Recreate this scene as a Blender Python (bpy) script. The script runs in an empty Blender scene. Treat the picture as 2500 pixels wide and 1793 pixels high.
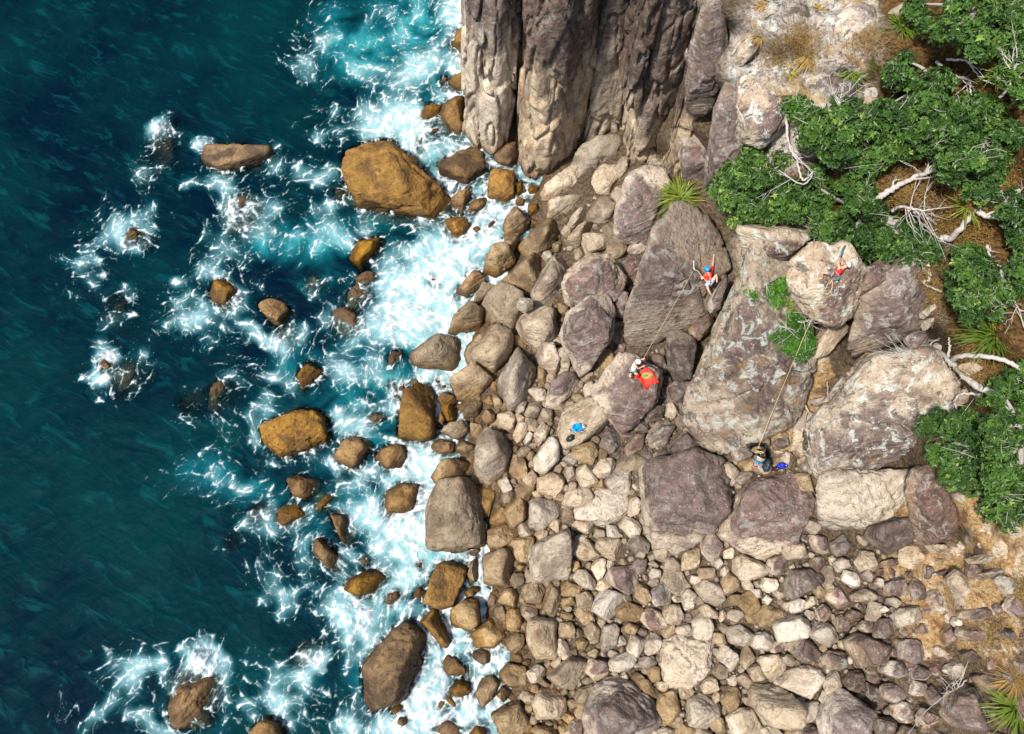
import bpy, bmesh, math, random
import numpy as np
from mathutils import Vector, Matrix

# ------------------------------------------------------------------ camera, sky, sun, exposure
SC = bpy.context.scene
COL = SC.collection
CAM_H, TILT, LENS = 36.0, math.radians(18.0), 26.0
cam_d = bpy.data.cameras.new('camera'); cam = bpy.data.objects.new('camera', cam_d); COL.objects.link(cam)
cam.location = (0, 0, CAM_H); cam.rotation_euler = (TILT, 0, 0)
cam_d.lens = LENS; cam_d.sensor_width = 36; cam_d.clip_end = 4000; cam_d.clip_start = 0.5
SC.camera = cam
SUN_EL, SUN_FROM = math.radians(60), math.radians(209)      # SUN_FROM: direction the light comes from, measured from +X
w = bpy.data.worlds.new('World'); SC.world = w; w.use_nodes = True
nt = w.node_tree; bg = nt.nodes['Background']
sky = nt.nodes.new('ShaderNodeTexSky'); sky.sky_type = 'NISHITA'; sky.sun_disc = False
sky.sun_elevation = SUN_EL; sky.sun_rotation = math.pi / 2 - SUN_FROM; sky.dust_density = 2.0; sky.air_density = 1.0
nt.links.new(sky.outputs[0], bg.inputs[0]); bg.inputs[1].default_value = 0.125
sd = bpy.data.lights.new('sun', 'SUN'); so = bpy.data.objects.new('sun', sd); COL.objects.link(so)
sd.energy = 5.0; sd.angle = math.radians(5); sd.color = (1.0, 0.95, 0.87)
sv = Vector((math.cos(SUN_EL) * math.cos(SUN_FROM), math.cos(SUN_EL) * math.sin(SUN_FROM), math.sin(SUN_EL)))
so.rotation_euler = sv.to_track_quat('Z', 'Y').to_euler(); so.location = (0, 0, 60)
vs = SC.view_settings; vs.view_transform = 'Standard'; vs.look = 'None'; vs.gamma = 1; vs.use_curve_mapping = False
vs.exposure = 0.34
SC.cycles.max_bounces = 5; SC.cycles.diffuse_bounces = 2; SC.cycles.glossy_bounces = 2; SC.cycles.transparent_max_bounces = 6

# ------------------------------------------------------------------ helpers
FPX = 2500 * LENS / 36.0
CT, ST = math.cos(TILT), math.sin(TILT)
def ray(px, py):
    u = (px - 1250.0) / FPX; v = (896.5 - py) / FPX
    return np.array([u + 0 * v, v * CT + ST, v * ST - CT])
def P(px, py, z):
    """world point where the sight line of a photo pixel meets height z"""
    d = ray(px, py); t = (z - CAM_H) / d[2]
    return np.array([d[0] * t, d[1] * t, CAM_H + d[2] * t])
def Pv(px, py, z):
    px = np.asarray(px, float); py = np.asarray(py, float)
    u = (px - 1250.0) / FPX; v = (896.5 - py) / FPX
    dy = v * CT + ST; dz = v * ST - CT; t = (z - CAM_H) / dz
    return np.stack([u * t, dy * t, CAM_H + dz * t], -1)
def to_px(p):
    q = np.asarray(p, float) - np.array([0, 0, CAM_H])
    f = q[..., 1] * ST - q[..., 2] * CT; up = q[..., 1] * CT + q[..., 2] * ST
    return 1250 + FPX * q[..., 0] / f, 896.5 - FPX * up / f

_G = np.array([[1,1,0],[-1,1,0],[1,-1,0],[-1,-1,0],[1,0,1],[-1,0,1],[1,0,-1],[-1,0,-1],
               [0,1,1],[0,-1,1],[0,1,-1],[0,-1,-1],[1,1,0],[-1,1,0],[0,-1,1],[0,-1,-1]], float)
def perlin(p, seed=0):
    i = np.floor(p).astype(np.int64); f = p - i
    u = f * f * f * (f * (f * 6 - 15) + 10)
    out = 0.0
    for dx in (0, 1):
        wx = u[:, 0] if dx else 1 - u[:, 0]
        for dy in (0, 1):
            wy = u[:, 1] if dy else 1 - u[:, 1]
            for dz in (0, 1):
                wz = u[:, 2] if dz else 1 - u[:, 2]
                h = ((i[:, 0] + dx) * 374761393 + (i[:, 1] + dy) * 668265263 + (i[:, 2] + dz) * 1440662683 + seed * 974634221) & 0xffffffff
                h = ((h ^ (h >> 13)) * 1274126177) & 0xffffffff
                g = _G[(h ^ (h >> 16)) & 15]
                out = out + wx * wy * wz * (g[:, 0] * (f[:, 0] - dx) + g[:, 1] * (f[:, 1] - dy) + g[:, 2] * (f[:, 2] - dz))
    return out
def fbm(p, octv=4, seed=0, gain=0.5, lac=2.03):
    a, s, o = 1.0, 0.0, p
    for k in range(octv):
        s = s + a * perlin(o, seed + k * 7); a *= gain; o = o * lac + 11.7
    return s
def ridged(p, octv=4, seed=0):
    a, s, o = 1.0, 0.0, p
    for k in range(octv):
        s = s + a * (1 - np.abs(perlin(o, seed + k * 5)) * 2.2); a *= 0.5; o = o * 2.1 + 5.3
    return s
def worley(p, seed=0, dims=3, jit=0.9):
    """distance to the two nearest feature points and a random value of the nearest cell"""
    i = np.floor(p[:, :dims]).astype(np.int64); f = p[:, :dims] - i; n = len(p)
    F1 = np.full(n, 9.0); F2 = np.full(n, 9.0); C = np.zeros(n)
    rng_ = [(a, b, c) for a in (-1, 0, 1) for b in (-1, 0, 1) for c in ((-1, 0, 1) if dims == 3 else (0,))]
    for off in rng_:
        h = (i[:, 0] + off[0]) * 374761393 + (i[:, 1] + off[1]) * 668265263 + seed * 974634221
        if dims == 3: h = h + (i[:, 2] + off[2]) * 1440662683
        h = h & 0xffffffff; h = ((h ^ (h >> 13)) * 1274126177) & 0xffffffff; h = ((h ^ (h >> 15)) * 2246822519) & 0xffffffff
        d2 = 0.0
        for k in range(dims):
            r = ((h >> (9 * k)) & 511) / 511.0; d2 = d2 + (off[k] + 0.5 + jit * (r - 0.5) - f[:, k]) ** 2
        d = np.sqrt(d2); m = d < F1; F2 = np.where(m, F1, np.minimum(F2, d)); C = np.where(m, ((h >> 4) & 1023) / 1023.0, C); F1 = np.where(m, d, F1)
    return F1, F2, C
def sstep(a, b, x):
    t = np.clip((x - a) / (b - a), 0, 1); return t * t * (3 - 2 * t)

def mesh_np(name, V, F, smooth=True):
    """V n x 3, F m x k array of polygons of one size"""
    V = np.ascontiguousarray(V, np.float32); F = np.ascontiguousarray(F, np.int32)
    me = bpy.data.meshes.new(name); n, k = F.shape
    me.vertices.add(len(V)); me.vertices.foreach_set('co', V.ravel())
    me.loops.add(n * k); me.loops.foreach_set('vertex_index', F.ravel())
    me.polygons.add(n); me.polygons.foreach_set('loop_start', np.arange(0, n * k, k, dtype=np.int32))
    me.polygons.foreach_set('loop_total', np.full(n, k, np.int32))
    me.polygons.foreach_set('use_smooth', np.full(n, smooth, bool))
    me.update(calc_edges=True); return me
def attr(me, name, vals):
    a = me.attributes.new(name, 'FLOAT', 'POINT'); a.data.foreach_set('value', np.ascontiguousarray(vals, np.float32))
def link(name, me, mat=None, parent=None, loc=None):
    o = bpy.data.objects.new(name, me); COL.objects.link(o)
    if mat is not None and me is not None and not me.materials: me.materials.append(mat)
    if parent is not None: o.parent = parent
    if loc is not None: o.location = loc
    return o
def tag(o, label=None, cat=None, group=None, kind=None):
    if label: o['label'] = label
    if cat: o['category'] = cat
    if group: o['group'] = group
    if kind: o['kind'] = kind
    return o
def empty(name, loc, label, cat, group=None):
    o = bpy.data.objects.new(name, None); COL.objects.link(o); o.location = loc; o.empty_display_size = 0.2
    return tag(o, label, cat, group)
_ICO = {}
def ico(sub):
    if sub not in _ICO:
        bm = bmesh.new(); bmesh.ops.create_icosphere(bm, subdivisions=sub, radius=1)
        V = np.array([v.co[:] for v in bm.verts]); F = np.array([[v.index for v in f.verts] for f in bm.faces]); bm.free()
        _ICO[sub] = (V / np.linalg.norm(V, axis=1)[:, None], F)
    return _ICO[sub]
def hull2(pts):
    pts = sorted(map(tuple, pts))
    def half(ps):
        h = []
        for p in ps:
            while len(h) > 1 and (h[-1][0]-h[-2][0])*(p[1]-h[-2][1]) - (h[-1][1]-h[-2][1])*(p[0]-h[-2][0]) <= 0: h.pop()
            h.append(p)
        return h
    a, b = half(pts), half(pts[::-1]); return np.array(a[:-1] + b[:-1])
def tubes(paths, sides=6):
    """paths: list of (points n x 3, radii n) -> V, F of capped tubes in one mesh"""
    VV, FF, base = [], [], 0
    for pts, rad in paths:
        pts = np.asarray(pts, float); n = len(pts); rad = np.broadcast_to(np.asarray(rad, float), (n,))
        t = np.gradient(pts, axis=0); t /= np.linalg.norm(t, axis=1)[:, None] + 1e-9
        ref = np.array([0, 0, 1.0]) if abs(t[0][2]) < 0.9 else np.array([1.0, 0, 0])
        ring = []
        u = np.cross(t[0], ref); u /= np.linalg.norm(u)
        for k in range(n):
            u = u - t[k] * np.dot(u, t[k]); u /= np.linalg.norm(u) + 1e-9
            v = np.cross(t[k], u)
            a = np.linspace(0, 2 * math.pi, sides, endpoint=False)
            ring.append(pts[k] + rad[k] * (np.cos(a)[:, None] * u + np.sin(a)[:, None] * v))
        VV.append(np.concatenate(ring + [pts[:1], pts[-1:]]))
        j = np.arange(sides); j2 = (j + 1) % sides
        for k in range(n - 1):
            a0, b0 = base + k * sides, base + (k + 1) * sides
            FF.append(np.stack([a0 + j, a0 + j2, b0 + j2, b0 + j], 1))
        c0, c1 = base + n * sides, base + n * sides + 1
        FF.append(np.stack([base + j2, base + j, np.full(sides, c0), np.full(sides, c0)], 1))
        FF.append(np.stack([base + (n-1)*sides + j, base + (n-1)*sides + j2, np.full(sides, c1), np.full(sides, c1)], 1))
        base += n * sides + 2
    return np.concatenate(VV), np.concatenate(FF)
def mesh_tubes(name, paths, sides=6):
    V, F = tubes(paths, sides); 
    me = bpy.data.meshes.new(name)
    me.from_pydata(V.tolist(), [], [tuple(f) if f[2] != f[3] else tuple(f[:3]) for f in F.tolist()])
    me.polygons.foreach_set('use_smooth', np.full(len(me.polygons), True)); me.update(); return me
def spline(pts, n=12):
    """Catmull-Rom through pts"""
    p = np.asarray(pts, float); p = np.vstack([2*p[0]-p[1], p, 2*p[-1]-p[-2]]); out = []
    for i in range(1, len(p) - 2):
        for t in np.linspace(0, 1, n, endpoint=False):
            a, b, c, d = p[i-1], p[i], p[i+1], p[i+2]
            out.append(0.5*((2*b)+(-a+c)*t+(2*a-5*b+4*c-d)*t*t+(-a+3*b-3*c+d)*t**3))
    out.append(p[-2]); return np.array(out)

# ------------------------------------------------------------------ materials
class NT:
    def __init__(s, name):
        s.m = bpy.data.materials.new(name); s.m.use_nodes = True; s.t = s.m.node_tree
        s.out = s.t.nodes['Material Output']; s.b = s.t.nodes['Principled BSDF']
    def n(s, typ, ins=None, **kw):
        o = s.t.nodes.new(typ)
        for k, v in kw.items(): setattr(o, k, v)
        for k, v in (ins or {}).items(): s.set(o.inputs[k], v)
        return o
    def set(s, sock, v):
        if hasattr(v, 'is_output') or isinstance(v, bpy.types.NodeSocket): s.t.links.new(v, sock)
        elif hasattr(v, 'outputs'): s.t.links.new(v.outputs[0], sock)
        elif isinstance(v, (tuple, list)) and len(v) == 3 and sock.type == 'RGBA': sock.default_value = (*v, 1)
        else: sock.default_value = v
    def noise(s, vec, scale, detail=6, rough=0.55, dist=0.0):
        return s.n('ShaderNodeTexNoise', {'Vector': vec, 'Scale': scale, 'Detail': detail, 'Roughness': rough, 'Distortion': dist}).outputs[0]
    def math(s, op, a, b=0.0, c=None, clamp=False):
        o = s.n('ShaderNodeMath', operation=op, use_clamp=clamp); s.set(o.inputs[0], a); s.set(o.inputs[1], b)
        if c is not None: s.set(o.inputs[2], c)
        return o.outputs[0]
    def ramp(s, fac, a, b, lo=0.0, hi=1.0):
        return s.n('ShaderNodeMapRange', {'Value': fac, 'From Min': a, 'From Max': b, 'To Min': lo, 'To Max': hi}, interpolation_type='SMOOTHSTEP').outputs[0]
    def mix(s, fac, a, b, typ='MIX'):
        o = s.n('ShaderNodeMix', data_type='RGBA', blend_type=typ)
        s.set(o.inputs[0], fac); s.set(o.inputs[6], a); s.set(o.inputs[7], b); return o.outputs[2]
    def attr(s, name): return s.n('ShaderNodeAttribute', attribute_name=name).outputs['Fac']
    def vmul(s, v, sc): return s.n('ShaderNodeVectorMath', {0: v, 1: sc}, operation='MULTIPLY').outputs[0]
    def vadd(s, v, sc): return s.n('ShaderNodeVectorMath', {0: v, 1: sc}, operation='ADD').outputs[0]
    def bump(s, h, strength=0.5, dist=0.05, normal=None):
        ins = {'Height': h, 'Strength': strength, 'Distance': dist}
        if normal is not None: ins['Normal'] = normal
        return s.n('ShaderNodeBump', ins).outputs[0]

def plain(name, col, rough=0.6, var=0.15, scale=9.0, spec=0.3, bump=0.0):
    """simple procedural surface: one colour with a soft noise variation"""
    q = NT(name); co = q.n('ShaderNodeTexCoord').outputs['Object']
    f = q.noise(co, scale, 4)
    c = q.mix(f, tuple(max(0, x * (1 - var)) for x in col), tuple(min(1, x * (1 + var)) for x in col))
    q.set(q.b.inputs['Base Color'], c); q.b.inputs['Roughness'].default_value = rough
    q.b.inputs['Specular IOR Level'].default_value = spec
    if bump: q.set(q.b.inputs['Normal'], q.bump(q.noise(co, scale * 4, 5), bump, 0.02))
    return q.m

def rock_material(name, pale, mid, dark, stain=None, stain_lo=0.35, stain_hi=0.6, tide=0.6, crack=1.0, lichen=0.0, moss=0.0, strata=0.8, streak=1.0):
    q = NT(name)
    pos = q.n('ShaderNodeNewGeometry').outputs['Position']
    obi = q.n('ShaderNodeObjectInfo').outputs['Random']
    sep = q.n('ShaderNodeSeparateXYZ', {0: pos}); z = sep.outputs[2]
    off = q.n('ShaderNodeCombineXYZ', {0: q.math('MULTIPLY', obi, 37.0), 1: q.math('MULTIPLY', obi, 91.0), 2: q.math('MULTIPLY', obi, 13.0)})
    p = q.vadd(pos, off)
    big = q.noise(p, 0.55, 3, 0.6, 0.4)
    med = q.noise(p, 2.3, 4, 0.68, 0.3)
    fine = q.noise(p, 12.0, 2, 0.7)
    # bedding: noise squeezed along a tilted axis
    rot = q.n('ShaderNodeVectorRotate', {'Vector': p, 'Angle': q.math('MULTIPLY_ADD', obi, 1.6, -0.5), 'Axis': (0.5, 0.8, 0.2)}, rotation_type='AXIS_ANGLE').outputs[0]
    bed = q.noise(q.vmul(rot, (0.7, 0.7, 6.0)), 1.0, 4, 0.64, 0.5)
    c = q.mix(q.ramp(med, 0.32, 0.66), mid, pale)
    c = q.mix(q.math('MULTIPLY', q.ramp(bed, 0.56, 0.36), strata), c, mid)
    c = q.mix(q.math('MULTIPLY', q.ramp(big, 0.52, 0.34), 0.8), c, dark)
    dirt = q.noise(q.vadd(p, (4, 8, 2)), 4.6, 3, 0.7, 0.5)
    c = q.mix(q.math('MULTIPLY', q.ramp(dirt, 0.47, 0.34), 0.65), c, tuple(x * 0.8 for x in dark))
    if stain:
        ht = q.attr('ht')
        sm = q.math('ADD', ht, q.math('MULTIPLY', q.math('SUBTRACT', q.noise(q.vmul(p, (1, 1, streak)), 0.8, 5, 0.66, 0.3), 0.5), 1.7))
        sm = q.ramp(sm, stain_lo, stain_hi)
        sc = q.mix(q.ramp(med, 0.3, 0.7), tuple(x * 0.62 for x in stain), tuple(x * 1.35 for x in stain))
        sc = q.mix(q.math('MULTIPLY', q.ramp(bed, 0.50, 0.38), 0.75), sc, tuple(x * 0.42 for x in stain)); sc = q.mix(q.math('MULTIPLY', q.ramp(bed, 0.58, 0.70), 0.55), sc, tuple(x * 2.3 for x in stain))
        c = q.mix(q.math('MULTIPLY', sm, 0.93), c, sc)
    if lichen:
        ln = q.noise(p, 1.9, 5, 0.72, 0.6)
        c = q.mix(q.math('MULTIPLY', q.ramp(ln, 0.53, 0.60), lichen), c, (0.47, 0.50, 0.45))
        ln2 = q.noise(q.vadd(p, (7, 3, 1)), 1.2, 5, 0.72, 0.6)
        c = q.mix(q.math('MULTIPLY', q.ramp(ln2, 0.56, 0.63), lichen), c, (0.05, 0.042, 0.038))
    if moss:
        mn = q.noise(q.vadd(p, (3, 9, 4)), 0.9, 4, 0.7, 0.5)
        c = q.mix(q.math('MULTIPLY', q.ramp(mn, 0.58, 0.68), moss), c, (0.30, 0.17, 0.04))
    # pale mineral flecks and dark pits
    c = q.mix(q.math('MULTIPLY', q.ramp(fine, 0.62, 0.74), 0.55), c, tuple(min(0.75, x * 1.35 + 0.03) for x in pale))
    c = q.mix(q.math('MULTIPLY', q.ramp(fine, 0.40, 0.27), 0.7), c, tuple(x * 0.45 for x in dark))
    # tide stain: ochre weed and rust in the splash zone near sea level
    if tide:
        tz = q.math('ADD', z, q.math('MULTIPLY', q.math('SUBTRACT', q.noise(pos, 0.45, 4, 0.6), 0.5), 2.2))
        tm = q.math('MULTIPLY', q.ramp(tz, 1.1, 0.2), tide)
        oc = q.mix(q.ramp(med, 0.3, 0.7), (0.135, 0.072, 0.022), (0.30, 0.175, 0.062))
        oc = q.mix(q.math('MULTIPLY', q.ramp(bed, 0.5, 0.36), 0.55), oc, (0.055, 0.026, 0.010))
        oc = q.mix(q.math('MULTIPLY', q.ramp(big, 0.46, 0.36), 0.75), oc, (0.035, 0.02, 0.013))
        oc = q.mix(q.math('MULTIPLY', q.ramp(fine, 0.40, 0.28), 0.6), oc, (0.03, 0.016, 0.008))
        c = q.mix(tm, c, oc)
        lowdark = q.math('MULTIPLY', q.ramp(z, 0.55, 0.12), 0.72)      # the permanently wet rim
        c = q.mix(lowdark, c, (0.05, 0.026, 0.010))
        q.set(q.b.inputs['Roughness'], q.ramp(tz, 0.0, 1.2, 0.52, 0.86))
    else:
        q.b.inputs['Roughness'].default_value = 0.85
    # cracks
    wp = q.vadd(p, q.vmul(q.n('ShaderNodeTexNoise', {'Vector': p, 'Scale': 1.1, 'Detail': 3}).outputs[1], (0.9, 0.9, 0.9)))
    vo = q.n('ShaderNodeTexVoronoi', {'Vector': q.vmul(wp, (1, 1, 0.6)), 'Scale': 0.62}, feature='DISTANCE_TO_EDGE').outputs[0]
    cm = q.math('MULTIPLY', q.ramp(vo, 0.014, 0.002), q.math('MULTIPLY', q.ramp(big, 0.51, 0.60), crack * 0.5))
    c = q.mix(cm, c, tuple(x * 0.25 for x in dark))
    # every rock its own tone
    val = q.math('MULTIPLY_ADD', obi, 0.5, 0.74)
    hsv = q.n('ShaderNodeHueSaturation', {'Hue': 0.5, 'Saturation': q.math('MULTIPLY_ADD', q.math('FRACT', q.math('MULTIPLY', obi, 7.3)), 0.4, 0.85), 'Value': val, 'Color': c})
    q.set(q.b.inputs['Base Color'], hsv.outputs[0])
    q.b.inputs['Specular IOR Level'].default_value = 0.25
    h = q.math('ADD', q.noise(p, 3.6, 4, 0.7, 0.2), q.math('MULTIPLY', q.noise(q.vmul(rot, (0.7, 0.7, 6.0)), 1.0, 2, 0.64, 0.5), 0.8 * strata + 0.1))
    q.set(q.b.inputs['Normal'], q.bump(h, 0.85, 0.14))
    return q.m

PURP = (0.135, 0.091, 0.080)
M = {}
M['pale'] = rock_material('pale_sandstone', (0.454, 0.386, 0.302), (0.348, 0.276, 0.196), (0.163, 0.117, 0.083))
M['white'] = rock_material('bleached_sandstone', (0.538, 0.479, 0.399), (0.458, 0.39, 0.302), (0.26, 0.205, 0.15), crack=0.6)
M['tan'] = rock_material('tan_sandstone', (0.353, 0.273, 0.176), (0.25, 0.179, 0.104), (0.117, 0.078, 0.049))
M['wet'] = rock_material('ochre_tidal_rock', (0.31, 0.180, 0.062), (0.19, 0.105, 0.036), (0.07, 0.042, 0.022), tide=1.0)
M['purple'] = rock_material('weathered_purple_rock', (0.487, 0.407, 0.328), (0.374, 0.291, 0.213), (0.169, 0.117, 0.088), stain=PURP, stain_lo=0.24, stain_hi=0.56, lichen=0.2)
M['dark'] = rock_material('dark_weathered_rock', (0.311, 0.239, 0.176), (0.229, 0.164, 0.114), (0.117, 0.081, 0.058), stain=(0.120, 0.082, 0.070), stain_lo=-0.05, stain_hi=0.5, lichen=0.28)
M['lichen'] = rock_material('lichen_rock', (0.47, 0.407, 0.328), (0.343, 0.27, 0.198), (0.156, 0.108, 0.081), stain=(0.130, 0.092, 0.080), stain_lo=0.50, stain_hi=0.85, lichen=0.75, moss=0.35)
M['column'] = rock_material('cliff_column_rock', (0.47, 0.391, 0.294), (0.354, 0.272, 0.187), (0.169, 0.117, 0.085), stain=(0.105, 0.075, 0.066), stain_lo=0.42, stain_hi=0.80, lichen=0.18, strata=0.22, streak=0.22)

# ------------------------------------------------------------------ the lie of the land
COAST = [(1120,-300),(1130,0),(1150,200),(1170,380),(1260,440),(1250,560),(1190,640),(1130,720),(1090,820),(1060,930),(1070,1020),
         (1050,1120),(1045,1250),(1130,1350),(1130,1450),(1110,1540),(1170,1620),(1200,1700),(1200,2100)]
CTRL = [(x, y, -0.5) for x, y in COAST] + [(x - 130, y, -2.6) for x, y in COAST] + [(x - 330, y, -4.2) for x, y in COAST]
CTRL += [(1250,300,0.3),(1400,380,0.6),(1500,330,1.2),(1600,400,2.0),(1300,200,1.5),(1450,200,2.5),(1600,200,4),(1300,-150,12),(1500,-150,12.5),(1650,-150,13),(1300,-350,13),(1600,-350,14),
 (1350,520,0.7),(1450,470,1.3),(1480,600,1.6),(1330,640,0.9),(1250,720,0.5),(1400,720,1.4),(1500,750,1.9),(1200,850,0.4),(1300,900,0.9),(1450,900,1.5),(1550,900,2.2),(1180,1000,0.4),
 (1300,1050,1.0),(1450,1080,1.4),(1600,1060,2.2),(1700,1080,2.9),(1180,1150,0.5),(1300,1200,1.0),(1450,1250,1.4),(1600,1250,1.9),(1750,1150,3.2),(1850,1110,3.5),(1960,1090,3.8),(1950,950,4.8),
 (2000,850,6.0),(1250,1350,0.5),(1400,1400,1.1),(1600,1400,1.6),(1800,1370,2.2),(2000,1330,3.2),(1250,1500,0.6),(1400,1550,1.0),(1600,1580,1.5),(1800,1550,2.0),(2000,1500,2.8),(2150,1380,4.2),
 (1300,1700,0.7),(1500,1720,1.2),(1700,1720,1.7),(1900,1720,2.2),(2100,1700,3.2),(2250,1650,4.6),(2250,1500,5.0),(2300,1350,5.8),(2400,1450,7.0),(2500,1600,7.4),(2500,1400,8.2),(2420,1280,8.2),(2350,1750,5.5),
 (1300,2000,0.7),(1600,2000,1.4),(2000,2000,2.6),(2400,2000,6),(2700,1900,9),(2700,1500,10.5),
 (2250,1250,6.0),(2150,1200,4.6),(2350,1150,8.5),(2450,1050,10.2),(2600,1100,12),(2300,950,7.6),(2400,900,10.2),(2500,800,11.5),(2300,750,9.4),(2250,650,10.0),(2150,600,8.6),(2180,750,6.4),(2120,850,5.4),(2230,850,6.0),(2420,650,11.2),(2600,700,13),
 (1800,800,3.4),(1800,650,4.6),(1750,560,4.6),(1720,620,4.4),(1690,540,4.4),(1700,480,4.6),(1900,560,7.4),(1900,750,4.5),(2000,520,9.2),(2040,680,7.0),(1850,430,9.0),(1950,400,10.2),(2100,450,10.6),(2250,450,11.2),(2400,450,12.4),(2600,400,14),
 (1830,300,10.2),(1720,300,7.5),(1660,350,4.5),(1780,150,11.2),(1700,100,9.0),(1900,200,11.6),(2050,250,11.6),(2200,300,11.8),(2350,250,12.8),(2500,150,14),(2050,100,12.6),(2200,100,13.2),(1900,50,12.8),(1780,0,12.6),
 (2350,50,14),(1800,-150,14),(2100,-150,14.5),(2400,-150,15.5),(2700,-100,17),(2700,200,16),(2000,-350,16),(2500,-350,18)]
_C = np.array(CTRL, float)
def zt(px, py):
    px = np.atleast_1d(np.asarray(px, float)); py = np.atleast_1d(np.asarray(py, float))
    if px.size < 64:
        wg = ((px[:, None] - _C[None, :, 0]) ** 2 + (py[:, None] - _C[None, :, 1]) ** 2 + 900.0) ** -2.0
        return (wg * _C[None, :, 2]).sum(1) / wg.sum(1)
    num = np.zeros(px.shape); den = np.zeros(px.shape)
    for x, y, z in _C:
        d2 = (px - x) ** 2 + (py - y) ** 2 + 900.0
        wgt = d2 ** -2.0
        num += wgt * z; den += wgt
    return num / den
def blobs(px, py, lst):
    r = np.zeros(px.shape)
    for x, y, rx, ry, a in lst: r = np.maximum(r, a * np.exp(-((px - x) / rx) ** 2 - ((py - y) / ry) ** 2))
    return r
def grid_faces(nx, ny):
    i = np.arange(ny - 1)[:, None] * nx + np.arange(nx - 1)[None, :]
    i = i.ravel(); return np.stack([i, i + 1, i + nx + 1, i + nx], 1)[:, ::-1]

def build_terrain():
    xs = np.arange(820, 2860, 8.0); ys = np.arange(-380, 2160, 8.0)
    X, Y = np.meshgrid(xs, ys); px, py = X.ravel(), Y.ravel()
    z = zt(px, py); z = z - 0.28 * sstep(0.0, 0.8, z) * sstep(2350, 2150, px) * sstep(450, 600, py); V = Pv(px, py, z)
    soil = np.clip(blobs(px, py, [(2330,1470,150,130,1),(2250,1380,110,70,.9),(2430,1560,90,60,1),(2440,1350,110,80,.8),(2280,1560,80,60,.8),(2200,1250,40,60,.8),(2390,1250,80,60,.7),
        (1920,1060,110,55,1),(1960,1000,60,70,.9),(1990,900,50,80,.8),(2000,720,50,40,.5),(2230,880,60,50,.7),(1850,1130,80,40,.7),(2100,120,90,60,.5),(1960,90,60,80,.5)]), 0, 1)
    soil *= 0.55 + 0.9 * np.clip(fbm(V * 0.8, 4, 5) + 0.5, 0, 1); soil = np.clip(soil, 0, 1)
    veg = np.clip(blobs(px, py, [(2300,250,230,260,1),(2050,500,190,110,1),(2420,500,180,190,1),(2420,800,130,170,.9),(2440,1080,120,170,.9),(1840,480,90,90,.8),(2330,0,220,120,1),(2600,400,300,900,1)]), 0, 1)
    lich = np.clip(blobs(px, py, [(1900,200,140,230,1),(2050,200,130,150,1),(1850,380,90,90,.9),(2000,20,160,110,1),(1700,100,70,220,.6),(1900,620,130,100,.8),(2400,1200,120,80,.3)]), 0, 1)
    amp = 0.10 + 0.35 * lich + 0.15 * veg
    V[:, 2] += amp * (fbm(V * 0.55, 5, 3) * 1.1 + 0.35 * ridged(V * 0.9, 4, 8) - 0.3)
    me = mesh_np('land', V, grid_faces(len(xs), len(ys)))
    attr(me, 'soil', soil); attr(me, 'veg', veg); attr(me, 'lich', lich)
    q = NT('ground_cover')
    pos = q.n('ShaderNodeNewGeometry').outputs['Position']; z = q.n('ShaderNodeSeparateXYZ', {0: pos}).outputs[2]
    a1 = q.noise(pos, 1.2, 5, 0.65, 0.3); a2 = q.noise(pos, 6.0, 4, 0.7, 0.2); a3 = q.noise(pos, 22.0, 1, 0.7)
    grit = q.mix(q.ramp(a2, 0.35, 0.65), (0.045, 0.032, 0.022), (0.15, 0.105, 0.065))
    grit = q.mix(q.math('MULTIPLY', q.ramp(a3, 0.58, 0.72), .5), grit, (0.26, 0.20, 0.135))
    so = q.mix(q.ramp(a2, 0.35, 0.65), (0.25, 0.14, 0.06), (0.43, 0.30, 0.145))
    so = q.mix(q.ramp(a1, 0.52, 0.62), so, (0.50, 0.43, 0.33)); so = q.mix(q.ramp(a1, 0.45, 0.36), so, (0.17, 0.085, 0.04))
    so = q.mix(q.math('MULTIPLY', q.ramp(a3, 0.42, 0.3), .8), so, (0.10, 0.065, 0.045))
    ve = q.mix(q.ramp(a2, 0.35, 0.65), (0.030, 0.022, 0.010), (0.17, 0.088, 0.026)); ve = q.mix(q.ramp(a1, 0.55, 0.68), ve, (0.06, 0.075, 0.018))
    li = q.mix(q.ramp(a2, 0.3, 0.65), (0.15, 0.105, 0.09), (0.47, 0.42, 0.355)); li = q.mix(q.ramp(q.noise(pos, 2.2, 5, 0.72, 0.6), 0.54, 0.62), li, (0.49, 0.52, 0.47))
    li = q.mix(q.math('MULTIPLY', q.ramp(q.noise(q.vadd(pos, (5, 2, 8)), 1.5, 5, 0.72, 0.6), 0.56, 0.63), .85), li, (0.05, 0.042, 0.04))
    li = q.mix(q.math('MULTIPLY', q.ramp(q.noise(q.vadd(pos, (1, 12, 3)), 0.5, 4, 0.7, 0.4), 0.54, 0.66), .8), li, (0.42, 0.275, 0.10))
    c = q.mix(q.ramp(q.attr('lich'), 0.25, 0.55), grit, li)
    nb = q.math('MULTIPLY', q.math('SUBTRACT', a1, 0.5), 0.8)
    c = q.mix(q.ramp(q.math('ADD', q.attr('soil'), nb), 0.3, 0.6), c, so)
    c = q.mix(q.ramp(q.math('ADD', q.attr('veg'), nb), 0.35, 0.65), c, ve)
    c = q.mix(q.ramp(q.math('ADD', z, q.math('MULTIPLY', a1, 0.8)), 0.75, 0.2), c, q.mix(a2, (0.035, 0.02, 0.008), (0.17, 0.085, 0.022)))
    q.set(q.b.inputs['Base Color'], c); q.b.inputs['Roughness'].default_value = 0.9; q.b.inputs['Specular IOR Level'].default_value = 0.15
    q.set(q.b.inputs['Normal'], q.bump(q.math('ADD', q.math('MULTIPLY', a2, 1.0), q.math('MULTIPLY', a3, 0.4)), 0.9, 0.15))
    o = link('terrain', me, q.m); o['kind'] = 'structure'
    return o
build_terrain()

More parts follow.
